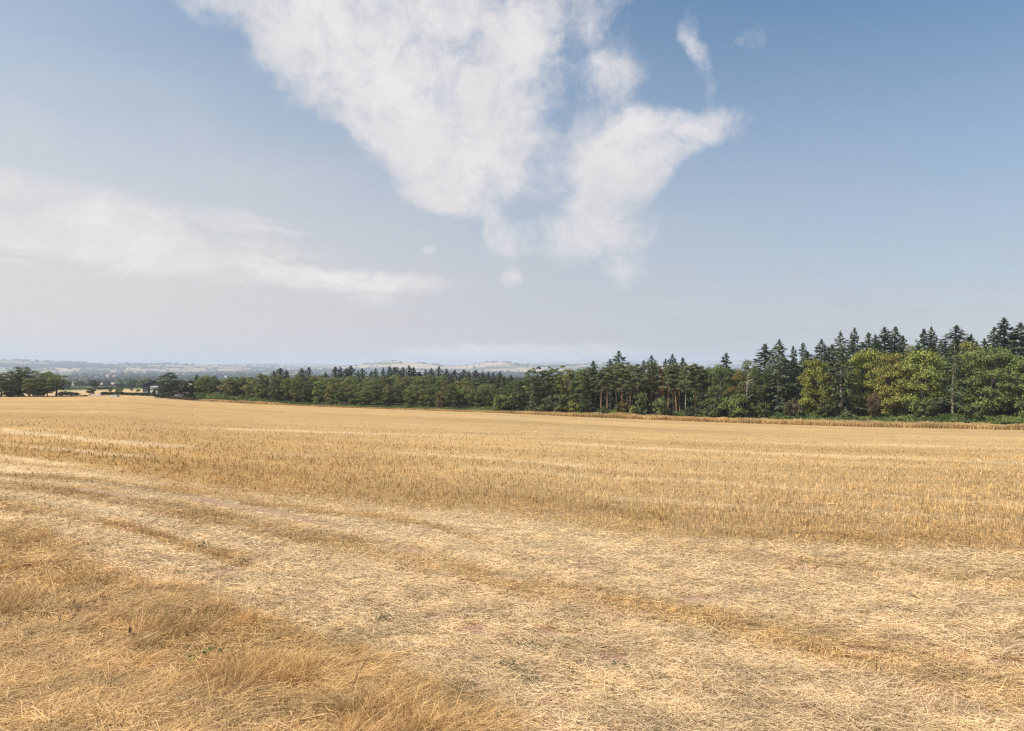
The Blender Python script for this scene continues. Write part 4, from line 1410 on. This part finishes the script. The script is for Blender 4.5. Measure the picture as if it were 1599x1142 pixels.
# conifer skyline over the broadleaves
SKY = [(308, 585, 16), (318, 587, 14), (430, 579, 20), (437, 575, 24), (450, 578, 14), (471, 575, 18), (484, 573, 18), (510, 581, 20), (523, 573, 20), (532, 572, 20), (540, 575, 18), (548, 571, 20), (559, 578, 16), (568, 575, 18), (577, 579, 18), (587, 575, 18), (599, 575, 16),
       (608, 572, 18), (615, 573, 18), (622, 573, 20), (630, 573, 20), (638, 571, 18), (645, 574, 20), (655, 581, 18), (666, 577, 18), (674, 575, 18), (684, 573, 22), (698, 576, 20), (710, 578, 20), (724, 577, 20), (733, 579, 16), (743, 578, 18), (754, 580, 18), (762, 581, 16), (770, 581, 18), (780, 580, 20), (788, 588, 18), (798, 586, 22)]
for j, (px, tp, w) in enumerate(SKY):
    d = 70 if 500 < px < 700 else (80 if px >= 700 else 36)
    col = DKS if j % 3 else DKS2
    plant(['spruce0', 'slim0', 'spruce2', 'slim1', 'spruce1'][j % 5], px, tp, eY(px) + d + random.uniform(-6, 8), w * random.uniform(1.7, 3.0), col, ordinal(j) + ' conifer tip on the low skyline counted from the barn', 'conifer', 'conifers on the low skyline', BK_GREY, name='conifer_tree')
# pale larches on the slope behind, facing the dip
for j in range(16):
    px = 700 + j * 6.6
    tp = 584 + 0.05 * (px - 700) + random.uniform(-3, 3)
    plant('slim%d' % (j % 2), px, tp, eY(px) + 56 + random.uniform(-4, 6), 20, (0.13, 0.135, 0.06), ordinal(j) + ' olive larch of the close-set rank above the dip', 'larch', 'close-set larches above the dip', BK_GREY, name='larch_tree')
for j, (px, tp, d, w) in enumerate(((772, 606, 44, 30), (784, 604, 60, 30), (796, 600, 50, 28), (806, 598, 34, 28), (760, 604, 30, 28), (779, 612, 30, 24))):
    plant('broad%d' % (j % 5), px, tp, eY(px) + d, w, [MID, OLV, DKG][j % 3], ordinal(j) + ' hazy crown down inside the dip', 'tree', 'crowns inside the dip', BK_DARK)
# depth behind the pine, oak and chestnut end
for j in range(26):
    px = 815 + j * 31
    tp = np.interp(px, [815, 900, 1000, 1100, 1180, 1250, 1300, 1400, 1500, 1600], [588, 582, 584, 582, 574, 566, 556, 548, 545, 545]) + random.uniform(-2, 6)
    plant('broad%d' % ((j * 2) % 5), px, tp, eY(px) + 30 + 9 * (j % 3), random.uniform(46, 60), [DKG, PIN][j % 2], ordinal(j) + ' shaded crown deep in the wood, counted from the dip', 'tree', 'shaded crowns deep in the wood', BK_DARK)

# --- clump of trees at the far field edge on the barn's other side
CL = [('broad2', 2, 583, 6, 46, (0.16, 0.14, 0.055), 'brownish tree at the photo edge of the far clump'), ('broad1', 28, 573, 12, 42, (0.13, 0.16, 0.052), 'dark tree with open spiky top in the far clump'), ('broad4', 47, 573, 12, 40, (0.13, 0.16, 0.052), 'tallest dark broad tree of the far clump'),
      ('broad0', 52, 590, 5, 34, OLV, 'olive-leaved tree in front at the middle of the far clump'), ('broad3', 68, 580, 10, 36, (0.13, 0.16, 0.052), 'dark rounded tree behind the yellow-green one'), ('field1', 88, 585, 8, 42, (0.19, 0.21, 0.055), 'yellow-green spreading tree ending the far clump'),
      ('broad1', 14, 594, 4, 30, (0.13, 0.16, 0.052), 'low dark tree under the spiky one'), ('broad2', 74, 596, 5, 32, (0.12, 0.145, 0.05), 'low dark tree beneath the yellow-green one'), ('field0', -20, 584, 8, 44, (0.13, 0.16, 0.052), 'dark tree just outside the photo edge by the clump')]
for k, px, tp, d, w, col, lb in CL:
    plant(k, px, tp, eY(px) + d, w, col, lb, 'tree', 'clump of trees at the far field edge', BK_DARK)
for j, (px, tp, w, lb) in enumerate(((105, 611, 22, 'dark bush ending the far clump'), (118, 613, 20, 'low olive bush after the dark clump-end bush'), (62, 611, 22, 'bush under the tallest clump tree'), (20, 612, 26, 'bush under the low dark clump tree'), (95, 613, 18, 'bush under the yellow-green clump tree'), (132, 617, 16, 'flat scrub beside the lane mouth'))):
    plant('bush%d' % (j % 3), px, tp, eY(px) + 3 + j % 2, w, (0.045, 0.058, 0.022), lb, 'bush')
# bushes in the small tan field and the far hedgerow trees
for j, (px, tp, Yd, w, col, lb) in enumerate(((143, 606, 290, 13, DKG, 'round dark bush beside the lane mouth'), (173, 607, 380, 9, MID, 'squat bush, first in the tan field'), (185, 606.5, 380, 12, MID, 'widest bush of the tan field'), (190, 605, 420, 7, MID, 'bush half hidden by the widest one'),
                                              (206, 605.5, 430, 6.5, DKG, 'small round bush alone on the tan field'), (216, 608, 390, 9, DKG, 'dark bush nearest the black barn'))):
    plant('bush%d' % (j % 3), px, tp, Yd, w, col, lb, 'bush')
plant('field0', 146, 593.5, 520, 17, (0.06, 0.07, 0.04), 'umbrella-shaped lone tree beyond the tan field', 'tree', None, BK_DARK)
plant('broad0', 203, 594, 760, 14, DKG, 'dark round tree on the far green field', 'tree')
plant('broad3', 222, 593, 640, 15, MID, 'green tree just behind the black barn roof', 'tree')
plant('broad1', 233, 590, 700, 17, DKG, 'taller hazy tree behind the black barn', 'tree')
# trees round the house
for k, px, tp, d, w, col, lb in (('broad4', 262, 581.5, 22, 44, (0.062, 0.088, 0.028), 'wide light-topped tree overhanging the white house wall'), ('field0', 287, 594, 8, 27, (0.062, 0.07, 0.03), 'small dark tree on a thick trunk before grey shed'), ('spruce2', 307, 586, 26, 22, DKS2, 'dark pointed conifer behind the grey shed'),
                                ('broad1', 256, 600, 14, 22, (0.075, 0.08, 0.045), 'greyish shrub tree under the wide house tree'), ('broad0', 300, 594, 14, 24, DKG, 'dark tree between grey shed and wood'), ('slim0', 303, 613, 3, 7, (0.05, 0.06, 0.03), 'small upright evergreen by the wood corner')):
    plant(k, px, tp, eY(px) + d, w, col, lb, 'tree', None, BK_DARK)
plant('bush0', 262, 612, eY(262) + 9, 18, DKG, 'dark bush at foot of the wide house tree', 'bush')
plant('bush1', 241, 608.5, eY(241) + 14, 8, MID, 'small bush against the white house wall', 'bush')


# --- hedges
def hedge(name, pts, h, wd, col, label, n=5000, leaf=0.35):
    a = [gpt(px, Yd) for px, Yd in pts]
    mb = MB()
    seg = [(a[i + 1] - a[i]).length for i in range(len(a) - 1)]
    tot = sum(seg)
    for i in range(len(a) - 1):
        m = int(n * seg[i] / tot)
        t = rng.uniform(0, 1, m)
        d = np.array(a[i + 1] - a[i])
        p = np.array(a[i]) + t[:, None] * d
        nn = np.array([-d[1], d[0], 0]) / np.hypot(d[0], d[1])
        hh = h * (0.75 + 0.5 * vnoise(p[:, 0] / 2.5, p[:, 1] / 2.5, 91))
        u = rng.uniform(-1, 1, m)
        zz = np.sqrt(rng.uniform(0, 1, m)) * hh * (1 - 0.3 * u * u)
        p = p + nn * (u * wd / 2)[:, None] + np.stack([0 * t, 0 * t, zz], -1)
        mb.cards(p, rng.normal(size=(m, 3)) * 0.8 + np.array([0, -0.3, 0.8]), leaf, leaf * 0.7, jitter(np.broadcast_to(np.array(col), (m, 3)), m, 0.2, 0.05))
    o = link(name, mb.mesh(name, M_STUFFLEAF))
    tag(o, label, 'hedge')


hedge('hedge', [(158, 285), (200, 288), (249, 286)], 1.5, 1.6, (0.06, 0.085, 0.024), 'low trimmed green hedge between the stubble and black barn', 7000, 0.3)
hedge('hedge', [(96, 560), (150, 585), (178, 640), (240, 680)], 2.2, 3, (0.045, 0.06, 0.025), 'dark hedge between the tan field and yellow-green field', 5000, 0.7)
hedge('hedge', [(95, 950), (150, 960), (245, 930)], 3.0, 4, (0.045, 0.06, 0.03), 'farther dark hedge closing the yellow-green field', 4000, 1.0)
hedge('hedge', [(244, 273), (262, 270), (290, 265), (303, 262)], 0.9, 1.6, (0.06, 0.08, 0.028), 'low weedy hedge in front of the grey shed', 3500, 0.3)
hedge('dry_weed_fringe', [(262, 268), (285, 264), (312, 258)], 0.8, 1.0, (0.13, 0.07, 0.03), 'rusty brown dock fringe along the field near the shed', 1600, 0.25)
for o in bpy.data.objects:
    if o.name.startswith('dry_weed_fringe'):
        o['category'] = 'weeds'


# ================================================================ buildings
def simple_mat(name, col, rough=0.8, nscale=3.0, amt=0.15, stretch=(1, 1, 1)):
    m, n, l = mat(name)
    out = n.new('ShaderNodeOutputMaterial')
    tcn = n.new('ShaderNodeTexCoord')
    mp = n.new('ShaderNodeMapping')
    mp.inputs['Scale'].default_value = stretch
    l(tcn.outputs['Object'], mp.inputs[0])
    nz = n.new('ShaderNodeTexNoise')
    nz.inputs['Scale'].default_value = nscale
    nz.inputs['Detail'].default_value = 4
    l(mp.outputs[0], nz.inputs['Vector'])
    mr = n.new('ShaderNodeMapRange')
    l(nz.outputs[0], mr.inputs[0])
    mr.inputs[1].default_value, mr.inputs[2].default_value = 0.3, 0.7
    mr.inputs[3].default_value, mr.inputs[4].default_value = 1 - amt, 1 + amt
    hsv = n.new('ShaderNodeHueSaturation')
    hsv.inputs['Color'].default_value = tuple(col) + (1,)
    l(mr.outputs[0], hsv.inputs['Value'])
    pb = n.new('ShaderNodeBsdfPrincipled')
    pb.inputs['Roughness'].default_value = rough
    l(hsv.outputs[0], pb.inputs['Base Color'])
    l(pb.outputs[0], out.inputs[0])
    return m


M_BLACK = simple_mat('black_boards', (0.05, 0.053, 0.06), 0.8, 2, 0.3, (8, 8, 0.6))
M_SLATE = simple_mat('slate', (0.17, 0.165, 0.165), 0.7, 4, 0.25)
M_WHITE = simple_mat('white_render', (0.78, 0.77, 0.74), 0.8, 1, 0.06)
M_GLASS = simple_mat('window_glass', (0.05, 0.06, 0.07), 0.1, 1, 0.05)
M_GREYW = simple_mat('grey_cladding', (0.24, 0.26, 0.29), 0.6, 2, 0.15, (6, 6, 0.5))
M_SHEET = simple_mat('grey_sheet', (0.19, 0.215, 0.235), 0.6, 2, 0.18)
M_STONE = simple_mat('pale_stone', (0.55, 0.5, 0.45), 0.9, 1, 0.1)
M_ROOFR = simple_mat('brown_tiles', (0.22, 0.14, 0.11), 0.9, 1, 0.15)


def prism(mb, x0, x1, y0, y1, z0, ze, zr, xr=None, ov=0.0):
    """gabled block with ridge along y at xr (default mid); gable faces -y"""
    xr = (x0 + x1) / 2 if xr is None else xr
    v = []
    for y in (y0, y1):
        v += [(x0, y, z0), (x1, y, z0), (x1, y, ze), (xr, y, zr), (x0, y, ze)]
    q = [(1, 0, 5, 6), (0, 4, 9, 5), (2, 1, 6, 7)]
    mb.add(v, q, None)
    f = [(0, 1, 2, 3, 4), (9, 8, 7, 6, 5)]
    t = []
    for a in f:
        t += [(a[0], a[1], a[2]), (a[0], a[2], a[4]), (a[2], a[3], a[4])]
    mb.t.append(np.asarray(t) + mb.n - 10)


def slabroof(mb, xa, za, xb, zb, y0, y1, th=0.18):
    v = [(xa, y0, za), (xb, y0, zb), (xb, y1, zb), (xa, y1, za), (xa, y0, za + th), (xb, y0, zb + th), (xb, y1, zb + th), (xa, y1, za + th)]
    mb.add(v, [(0, 3, 2, 1), (4, 5, 6, 7), (0, 1, 5, 4), (1, 2, 6, 5), (2, 3, 7, 6), (3, 0, 4, 7)])


def build_barn():
    Yd = 312.0
    p = gpt(223.5, Yd)
    b = empty('black_barn', p, R_(8))
    tag(b, 'black boarded barn with a slate gable roof beside white house wall', 'barn')
    m = MB()
    ze = CAMH + (CY - 601) / FX * Yd - p.z
    zr = CAMH + (CY - 594.5) / FX * Yd - p.z
    prism(m, 0, 10.4, 0, 14, -0.5, ze, zr)
    link('wall', m.mesh('barn_wall', M_BLACK), b)
    m = MB()
    slabroof(m, -0.35, ze - 0.24, 5.2, zr + 0.02, -0.3, 14.3)
    slabroof(m, 5.2, zr + 0.02, 10.75, ze - 0.24, -0.3, 14.3)
    link('roof', m.mesh('barn_roof', M_SLATE), b)
    for (x0, x1, z0, z1) in ((0.75, 2.0, 1.75, 3.3),):
        w = MB()
        t = 0.12
        w.box((x0, -0.07, z0), (x0 + t, 0.05, z1))
        w.box((x1 - t, -0.07, z0), (x1, 0.05, z1))
        w.box((x0 + t, -0.07, z1 - t), (x1 - t, 0.05, z1))
        w.box((x0 + t, -0.07, z0), (x1 - t, 0.05, z0 + t))
        w.box(((x0 + x1) / 2 - 0.05, -0.065, z0 + t), ((x0 + x1) / 2 + 0.05, 0.05, z1 - t))
        f = link('window', w.mesh('barn_window', simple_mat('window_frame', (0.5, 0.5, 0.5))), b)
        g = MB()
        g.box((x0 + t, -0.03, z0 + t), (x1 - t, -0.01, z1 - t))
        link('pane', g.mesh('barn_pane', M_GLASS), f)
    d = MB()
    d.box((0.25, -0.09, 0.05), (0.5, 0.05, 1.25))
    d.box((0.5, -0.09, 0.98), (2.3, 0.05, 1.25))
    d.box((1.0, -0.085, 0.05), (1.5, 0.05, 0.98))
    link('door', d.mesh('barn_door', M_WHITE), b)
    # white house wall
    Yh = 303.0
    p2 = gpt(235.3, Yh)
    h = empty('white_house', p2, R_(-6))
    tag(h, 'low white rendered house half hidden by the wide tree', 'house')
    m = MB()
    zt = CAMH + (CY - 603.8) / FX * Yh - p2.z
    zq = CAMH + (CY - 606.5) / FX * Yh - p2.z
    v = [(0, 0, -0.4), (3.3, 0, -0.4), (3.3, 0, zq), (0, 0, zt), (0, 6, -0.4), (3.3, 6, -0.4), (3.3, 6, zq), (0, 6, zt)]
    m.add(v, [(0, 1, 2, 3), (1, 5, 6, 2), (5, 4, 7, 6), (4, 0, 3, 7)])
    link('wall', m.mesh('house_wall', M_WHITE), h)
    m = MB()
    slabroof(m, -0.25, zt + 0.03, 3.6, zq + 0.02, -0.25, 6.2, 0.14)
    link('roof', m.mesh('house_roof', simple_mat('pale_roof', (0.42, 0.45, 0.5), 0.5)), h)
    w = MB()
    w.box((1.0, -0.06, 0.5), (1.9, 0.04, 1.5))
    f = link('window', w.mesh('house_window', M_GREYW), h)
    g = MB()
    g.box((1.1, -0.09, 0.6), (1.8, -0.062, 1.4))
    link('pane', g.mesh('house_pane', M_GLASS), f)
    # grey shed
    Ys = 292.0
    p3 = gpt(270, Ys)
    s = empty('grey_shed', p3, R_(-4))
    tag(s, 'long low grey clad shed behind the small dark tree', 'shed')
    m = MB()
    zs_ = CAMH + (CY - 610) / FX * Ys - p3.z
    prism(m, 0, 7.6, 0, 5, -0.5, zs_ - 0.1, zs_ + 0.7)
    link('wall', m.mesh('shed_wall', M_GREYW), s)
    m = MB()
    slabroof(m, -0.2, zs_ - 0.14, 3.8, zs_ + 0.74, -0.2, 5.2, 0.1)
    slabroof(m, 3.8, zs_ + 0.74, 7.8, zs_ - 0.14, -0.2, 5.2, 0.1)
    link('roof', m.mesh('shed_roof', M_SHEET), s)
    d = MB()
    d.box((2.6, -0.06, 0.0), (4.6, 0.04, 1.7))
    link('door', d.mesh('shed_door', M_SLATE), s)


build_barn()


def build_heap():
    p = gpt(180, 266.0)
    v, q = [], []
    nx, ny = 22, 10
    for j in range(ny + 1):
        for i in range(nx + 1):
            u, w = i / nx * 2 - 1, j / ny * 2 - 1
            e = max(abs(u), abs(w))
            zz = 0.78 * float(smooth(1.0, 0.45, e)) * (0.9 + 0.2 * random.random()) - 0.1
            v.append((u * 1.9, w * 1.2, zz))
    for j in range(ny):
        for i in range(nx):
            a = j * (nx + 1) + i
            q.append((a, a + 1, a + nx + 2, a + nx + 1))
    o = link('covered_heap', mesh_from('covered_heap', v, q, None, M_SHEET, None, True))
    o.location = p
    tag(o, 'low grey sheeted heap at the field edge before the hedge', 'heap')


build_heap()

# lane mouth and pale headland track
def ribbon(name, pts, wd, m, dz=0.02):
    v, q = [], []
    a = [gpt(px, Yd) for px, Yd in pts]
    for i, p in enumerate(a):
        d = (a[min(i + 1, len(a) - 1)] - a[max(i - 1, 0)]).normalized()
        s = Vector((-d.y, d.x, 0)) * (wd / 2)
        for t in (-1, -0.33, 0.33, 1):
            x, y = p.x + s.x * t, p.y + s.y * t
            v.append((x, y, float(ground(math.atan2(x, y), math.hypot(x, y))) + dz))
    for i in range(len(a) - 1):
        for k in range(3):
            q.append((i * 4 + k, i * 4 + k + 1, i * 4 + k + 5, i * 4 + k + 4))
    o = link(name, mesh_from(name, v, q, None, m, None, True))
    o['kind'] = 'structure'


ribbon('farm_track', [(238, 267), (255, 263), (270, 259), (290, 254), (310, 249.5), (340, 244), (370, 240)], 2.4, simple_mat('pale_track', (0.62, 0.48, 0.32), 0.95, 0.6, 0.15), 0.10)
ribbon('lane', [(134, 278), (142, 281), (152, 284), (156, 292)], 5.0, simple_mat('lane_gravel', (0.42, 0.38, 0.35), 0.95, 0.6, 0.1), 0.1)


# ================================================================ distant country: woods, hedgerow trees and a few houses
def ico():
    t = (1 + 5 ** 0.5) / 2
    v = np.array([(-1, t, 0), (1, t, 0), (-1, -t, 0), (1, -t, 0), (0, -1, t), (0, 1, t), (0, -1, -t), (0, 1, -t), (t, 0, -1), (t, 0, 1), (-t, 0, -1), (-t, 0, 1)]) / 1.902
    f = np.array([(0, 11, 5), (0, 5, 1), (0, 1, 7), (0, 7, 10), (0, 10, 11), (1, 5, 9), (5, 11, 4), (11, 10, 2), (10, 7, 6), (7, 1, 8), (3, 9, 4), (3, 4, 2), (3, 2, 6), (3, 6, 8), (3, 8, 9), (4, 9, 5), (2, 4, 11), (6, 2, 10), (8, 6, 7), (9, 8, 1)])
    return v, f


def build_distant():
    n = 260000
    th = rng.uniform(-0.72, 0.42, n)
    R = np.exp(rng.uniform(math.log(620), math.log(12500), n))
    X_, Y_ = R * np.sin(th), R * np.cos(th)
    k, edge, wood = country(X_, Y_, R)
    px = px_of(th)
    pr = np.where(edge < 9, 0.55 * (vnoise(X_ / 60, Y_ / 60, 5) > 0.4), 0) + wood * 0.8 + np.isin(k, (6, 9)) * 0.10
    pr = pr * np.where((px < 300) & (R < 980), 0.12 * (R > 960), 1.0)
    pr = pr * np.where((px > 300) & (R < 1500), 0.3, 1.0) * smooth(620, 900, R)
    keep = rng.uniform(0, 1, n) < pr * 0.42
    th, R, X_, Y_ = th[keep], R[keep], X_[keep], Y_[keep]
    n = len(th)
    Z_ = ground(th, R)
    size = rng.uniform(3.2, 6.5, n) * np.interp(R, [600, 2500, 6000, 12000], [1, 1.3, 2.3, 3.6])
    iv, jf = ico()
    m = len(iv)
    jit = 1 + rng.normal(0, 0.2, (n, m, 1))
    v = iv[None] * jit * np.stack([size * 1.25, size * 1.25, size * np.interp(R, [600, 6000, 12000], [0.95, 0.6, 0.45])], -1)[:, None]
    v = v + np.stack([X_, Y_, Z_ + size * np.interp(R, [600, 6000], [0.7, 0.35])], -1)[:, None]
    f = jf[None] + (np.arange(n) * m)[:, None, None]
    c = jitter(np.broadcast_to(np.array([0.045, 0.06, 0.026]), (n, 3)), n, 0.22, 0.06)
    o = link('distant_woods', mesh_from('distant_woods', v.reshape(-1, 3), None, f.reshape(-1, 3), M_STUFFLEAF, np.repeat(c, m, 0)))
    tag(o, 'hazy far-off woods and hedgerow trees across the valley', 'woods', None, 'stuff')
    return n


print('distant', build_distant())

HOUSES = [(113, 1350, 8, 'white house on the valley edge just past the clump'), (124, 2000, 9, 'small white house deeper in the valley past the clump'), (279, 1400, 8, 'white house above the tan fields over the wide tree'), (208, 2300, 12, 'lone pale house amid far tan fields'),
          (352, 3000, 15, 'pale farmhouse beyond the broadleaf wood'), (150, 2700, 13, 'pale house beyond the umbrella tree')]
for px, Yd, sz, lb in HOUSES:
    p = gpt(px, Yd)
    h = empty('farmhouse', p, random.uniform(-0.5, 0.5))
    tag(h, lb, 'house', 'houses in the valley')
    m = MB()
    prism(m, -sz / 2, sz / 2, 0, sz * 0.7, -2, sz * 0.42, sz * 0.7)
    link('wall', m.mesh('farmhouse_wall', M_WHITE), h)
    m = MB()
    slabroof(m, -sz / 2 - 0.4, sz * 0.41, 0, sz * 0.71, -0.4, sz * 0.7 + 0.4, 0.3)
    slabroof(m, 0, sz * 0.71, sz / 2 + 0.4, sz * 0.41, -0.4, sz * 0.7 + 0.4, 0.3)
    link('roof', m.mesh('farmhouse_roof', M_ROOFR), h)


# ================================================================ small plants in the near field
def weed_mesh(seed, n=26, spread=0.16, h=0.09, leaf=0.06):
    r = np.random.default_rng(seed)
    mb = MB()
    a = r.uniform(0, 6.28, n)
    d = spread * np.sqrt(r.uniform(0, 1, n))
    p = np.stack([np.cos(a) * d, np.sin(a) * d, r.uniform(0.01, h, n)], -1)
    nr = np.stack([np.cos(a) * 0.4, np.sin(a) * 0.4, np.ones(n)], -1) + r.normal(0, 0.35, (n, 3))
    mb.cards(p, nr, leaf * r.uniform(0.7, 1.5, n), leaf * 0.55 * r.uniform(0.7, 1.3, n), np.clip(1 + r.normal(0, 0.2, (n, 1)), 0.4, 1.6) * np.ones((1, 3)))
    st = MB()
    for i in range(0, n, 3):
        st.tube([(0, 0, -0.02), p[i] * (0.5, 0.5, 0.8), p[i]], [0.004, 0.003, 0.002], 4)
    return mb.mesh('weed_leaves', M_LEAF), st.mesh('weed_stem', M_BARK)


WEEDS = [weed_mesh(1), weed_mesh(2, 34, 0.22, 0.12, 0.055), weed_mesh(3, 14, 0.14, 0.06, 0.09)]
WL = [(330, 957, 2, 'green leafy weed standing at the grass margin'), (345, 1018, 2, 'broad-leaved green weed low in the long grass', 1.0), (195, 1005, 2, 'yellow-green leaves lying in the lodged grass'), (305, 1027, 2, 'dull green dock leaf under the bright weed'), (217, 1012, 2, 'single rounded green leaf patch in grass'),
      (315, 853, 0, 'dark weed tuft in the narrow stubble strip'), (380, 879, 0, 'dark weed tuft at the end of the narrow stubble strip'), (595, 966, 1, 'dark green weed alone on the pale straw'), (497, 978, 1, 'low weed near the grass margin'), (810, 1008, 1, 'dark sprawling weed beside a red soil patch'),
      (838, 1014, 0, 'small weed trailing from the dark sprawling one'), (830, 1062, 1, 'largest grey-green weed on the pale straw'), (884, 1055, 0, 'small dark weed above the largest grey-green one'), (955, 1077, 0, 'weed below the largest red soil patch'), (1030, 1063, 0, 'weed among straw past the largest soil patch'), (965, 1048, 2, 'sparse weed on the edge of largest soil patch'),
      (800, 1044, 1, 'faded weed near the long grass tip'), (1112, 983, 1, 'dark matted weed in the broad stubble strip'), (735, 1080, 1, 'weed clump where long grass meets straw'), (627, 893, 0, 'dark weed knot under the broad stubble strip'), (950, 948, 0, 'flat weed where broad strip thickens'), (60, 998, 2, 'weed leaves near the matted grass')]
for w in WL:
    px, py, k, lb = w[:4]
    p = field_pt(px, py)
    r = empty('weed', p, random.uniform(0, 6))
    d = p.y
    s = {0: 0.55, 1: 0.6, 2: 0.7}[k] * (1 if d < 9 else 1.25)
    r.scale = (s, s, s)
    tag(r, lb, 'weed', 'green weeds in the straw')
    ml, ms_ = WEEDS[k]
    o = link('leaves', ml, r)
    o.color = (0.10, 0.15, 0.04, 1) if k == 2 else (0.15, 0.15, 0.075, 1)
    o2 = link('stem', ms_, r)
    o2.color = (0.12, 0.12, 0.05, 1)


def stalk(px, py, h, lean, az_, label, head=True, col=(0.17, 0.10, 0.055)):
    p = field_pt(px, py)
    r = empty('dock_stalk' if head else 'dead_stick', p, az_)
    tag(r, label, 'dead stalk')
    m = MB()
    e = np.array([math.sin(lean) * h, 0, math.cos(lean) * h])
    m.tube([(0, 0, -0.03), e * 0.5 + (0.008, 0, 0), e], [0.0042, 0.0035, 0.002], 6)
    if not head:
        for t in (0.45, 0.7):
            b = e * t
            m.tube([b, b + (0.04, 0.06 * (1 if t < 0.6 else -1), 0.09)], [0.003, 0.0015], 5)
    s = link('stem', m.mesh('stalk_stem', M_BARK), r)
    s.color = col + (1,)
    if head:
        n = 90
        q = np.random.default_rng(3)
        t = q.uniform(0.62, 1.0, n)
        pp = e[None] * t[:, None] + q.normal(0, 0.007, (n, 3))
        mb = MB()
        mb.cards(pp, q.normal(size=(n, 3)), 0.014, 0.009, np.clip(1 + q.normal(0, 0.2, (n, 1)), 0.4, 1.6) * np.ones((1, 3)))
        o = link('seed_head', mb.mesh('dock_head', M_LEAF), r)
        o.color = (0.28, 0.17, 0.09, 1)


stalk(202, 1001, 0.12, 0.05, 0.3, 'upright brown dock stalk with seed head in the long grass')
stalk(102, 975, 0.22, 0.75, 0.4, 'dark dead stick leaning steeply in the lodged grass', False)
stalk(92, 978, 0.12, 0.15, 1.4, 'short upright dead stick beside the leaning one', False)
stalk(116, 950, 0.09, 0.05, 2.0, 'dark upright dock stub behind the leaning stick', False)
stalk(1568, 1018, 0.42, -0.35, 0.2, 'tall thin tan stalk leaning alone over the straw', False, (0.5, 0.35, 0.17))
stalk(540, 1085, 0.3, 0.6, 0.5, 'dark thin stick slanting through long grass', False)
stalk(1368, 1052, 0.15, 0.05, 0.5, 'short dark stalk upright in the broad stubble strip', False)

# ================================================================ haze
hz = MB()
hz.box((-16500, -16500, -110), (16500, 16500, 150))
m, n_, l_ = mat('haze')
out = n_.new('ShaderNodeOutputMaterial')
pv = n_.new('ShaderNodeVolumePrincipled')
pv.inputs['Color'].default_value = (0.68, 0.80, 1.0, 1)
pv.inputs['Density'].default_value = 0.00012
pv.inputs['Anisotropy'].default_value = 0.0
l_(pv.outputs[0], out.inputs['Volume'])
ho = link('haze', hz.mesh('haze', m))
ho['kind'] = 'stuff'
ho['label'] = 'thin blue summer haze over the far valley'
ho['category'] = 'haze'
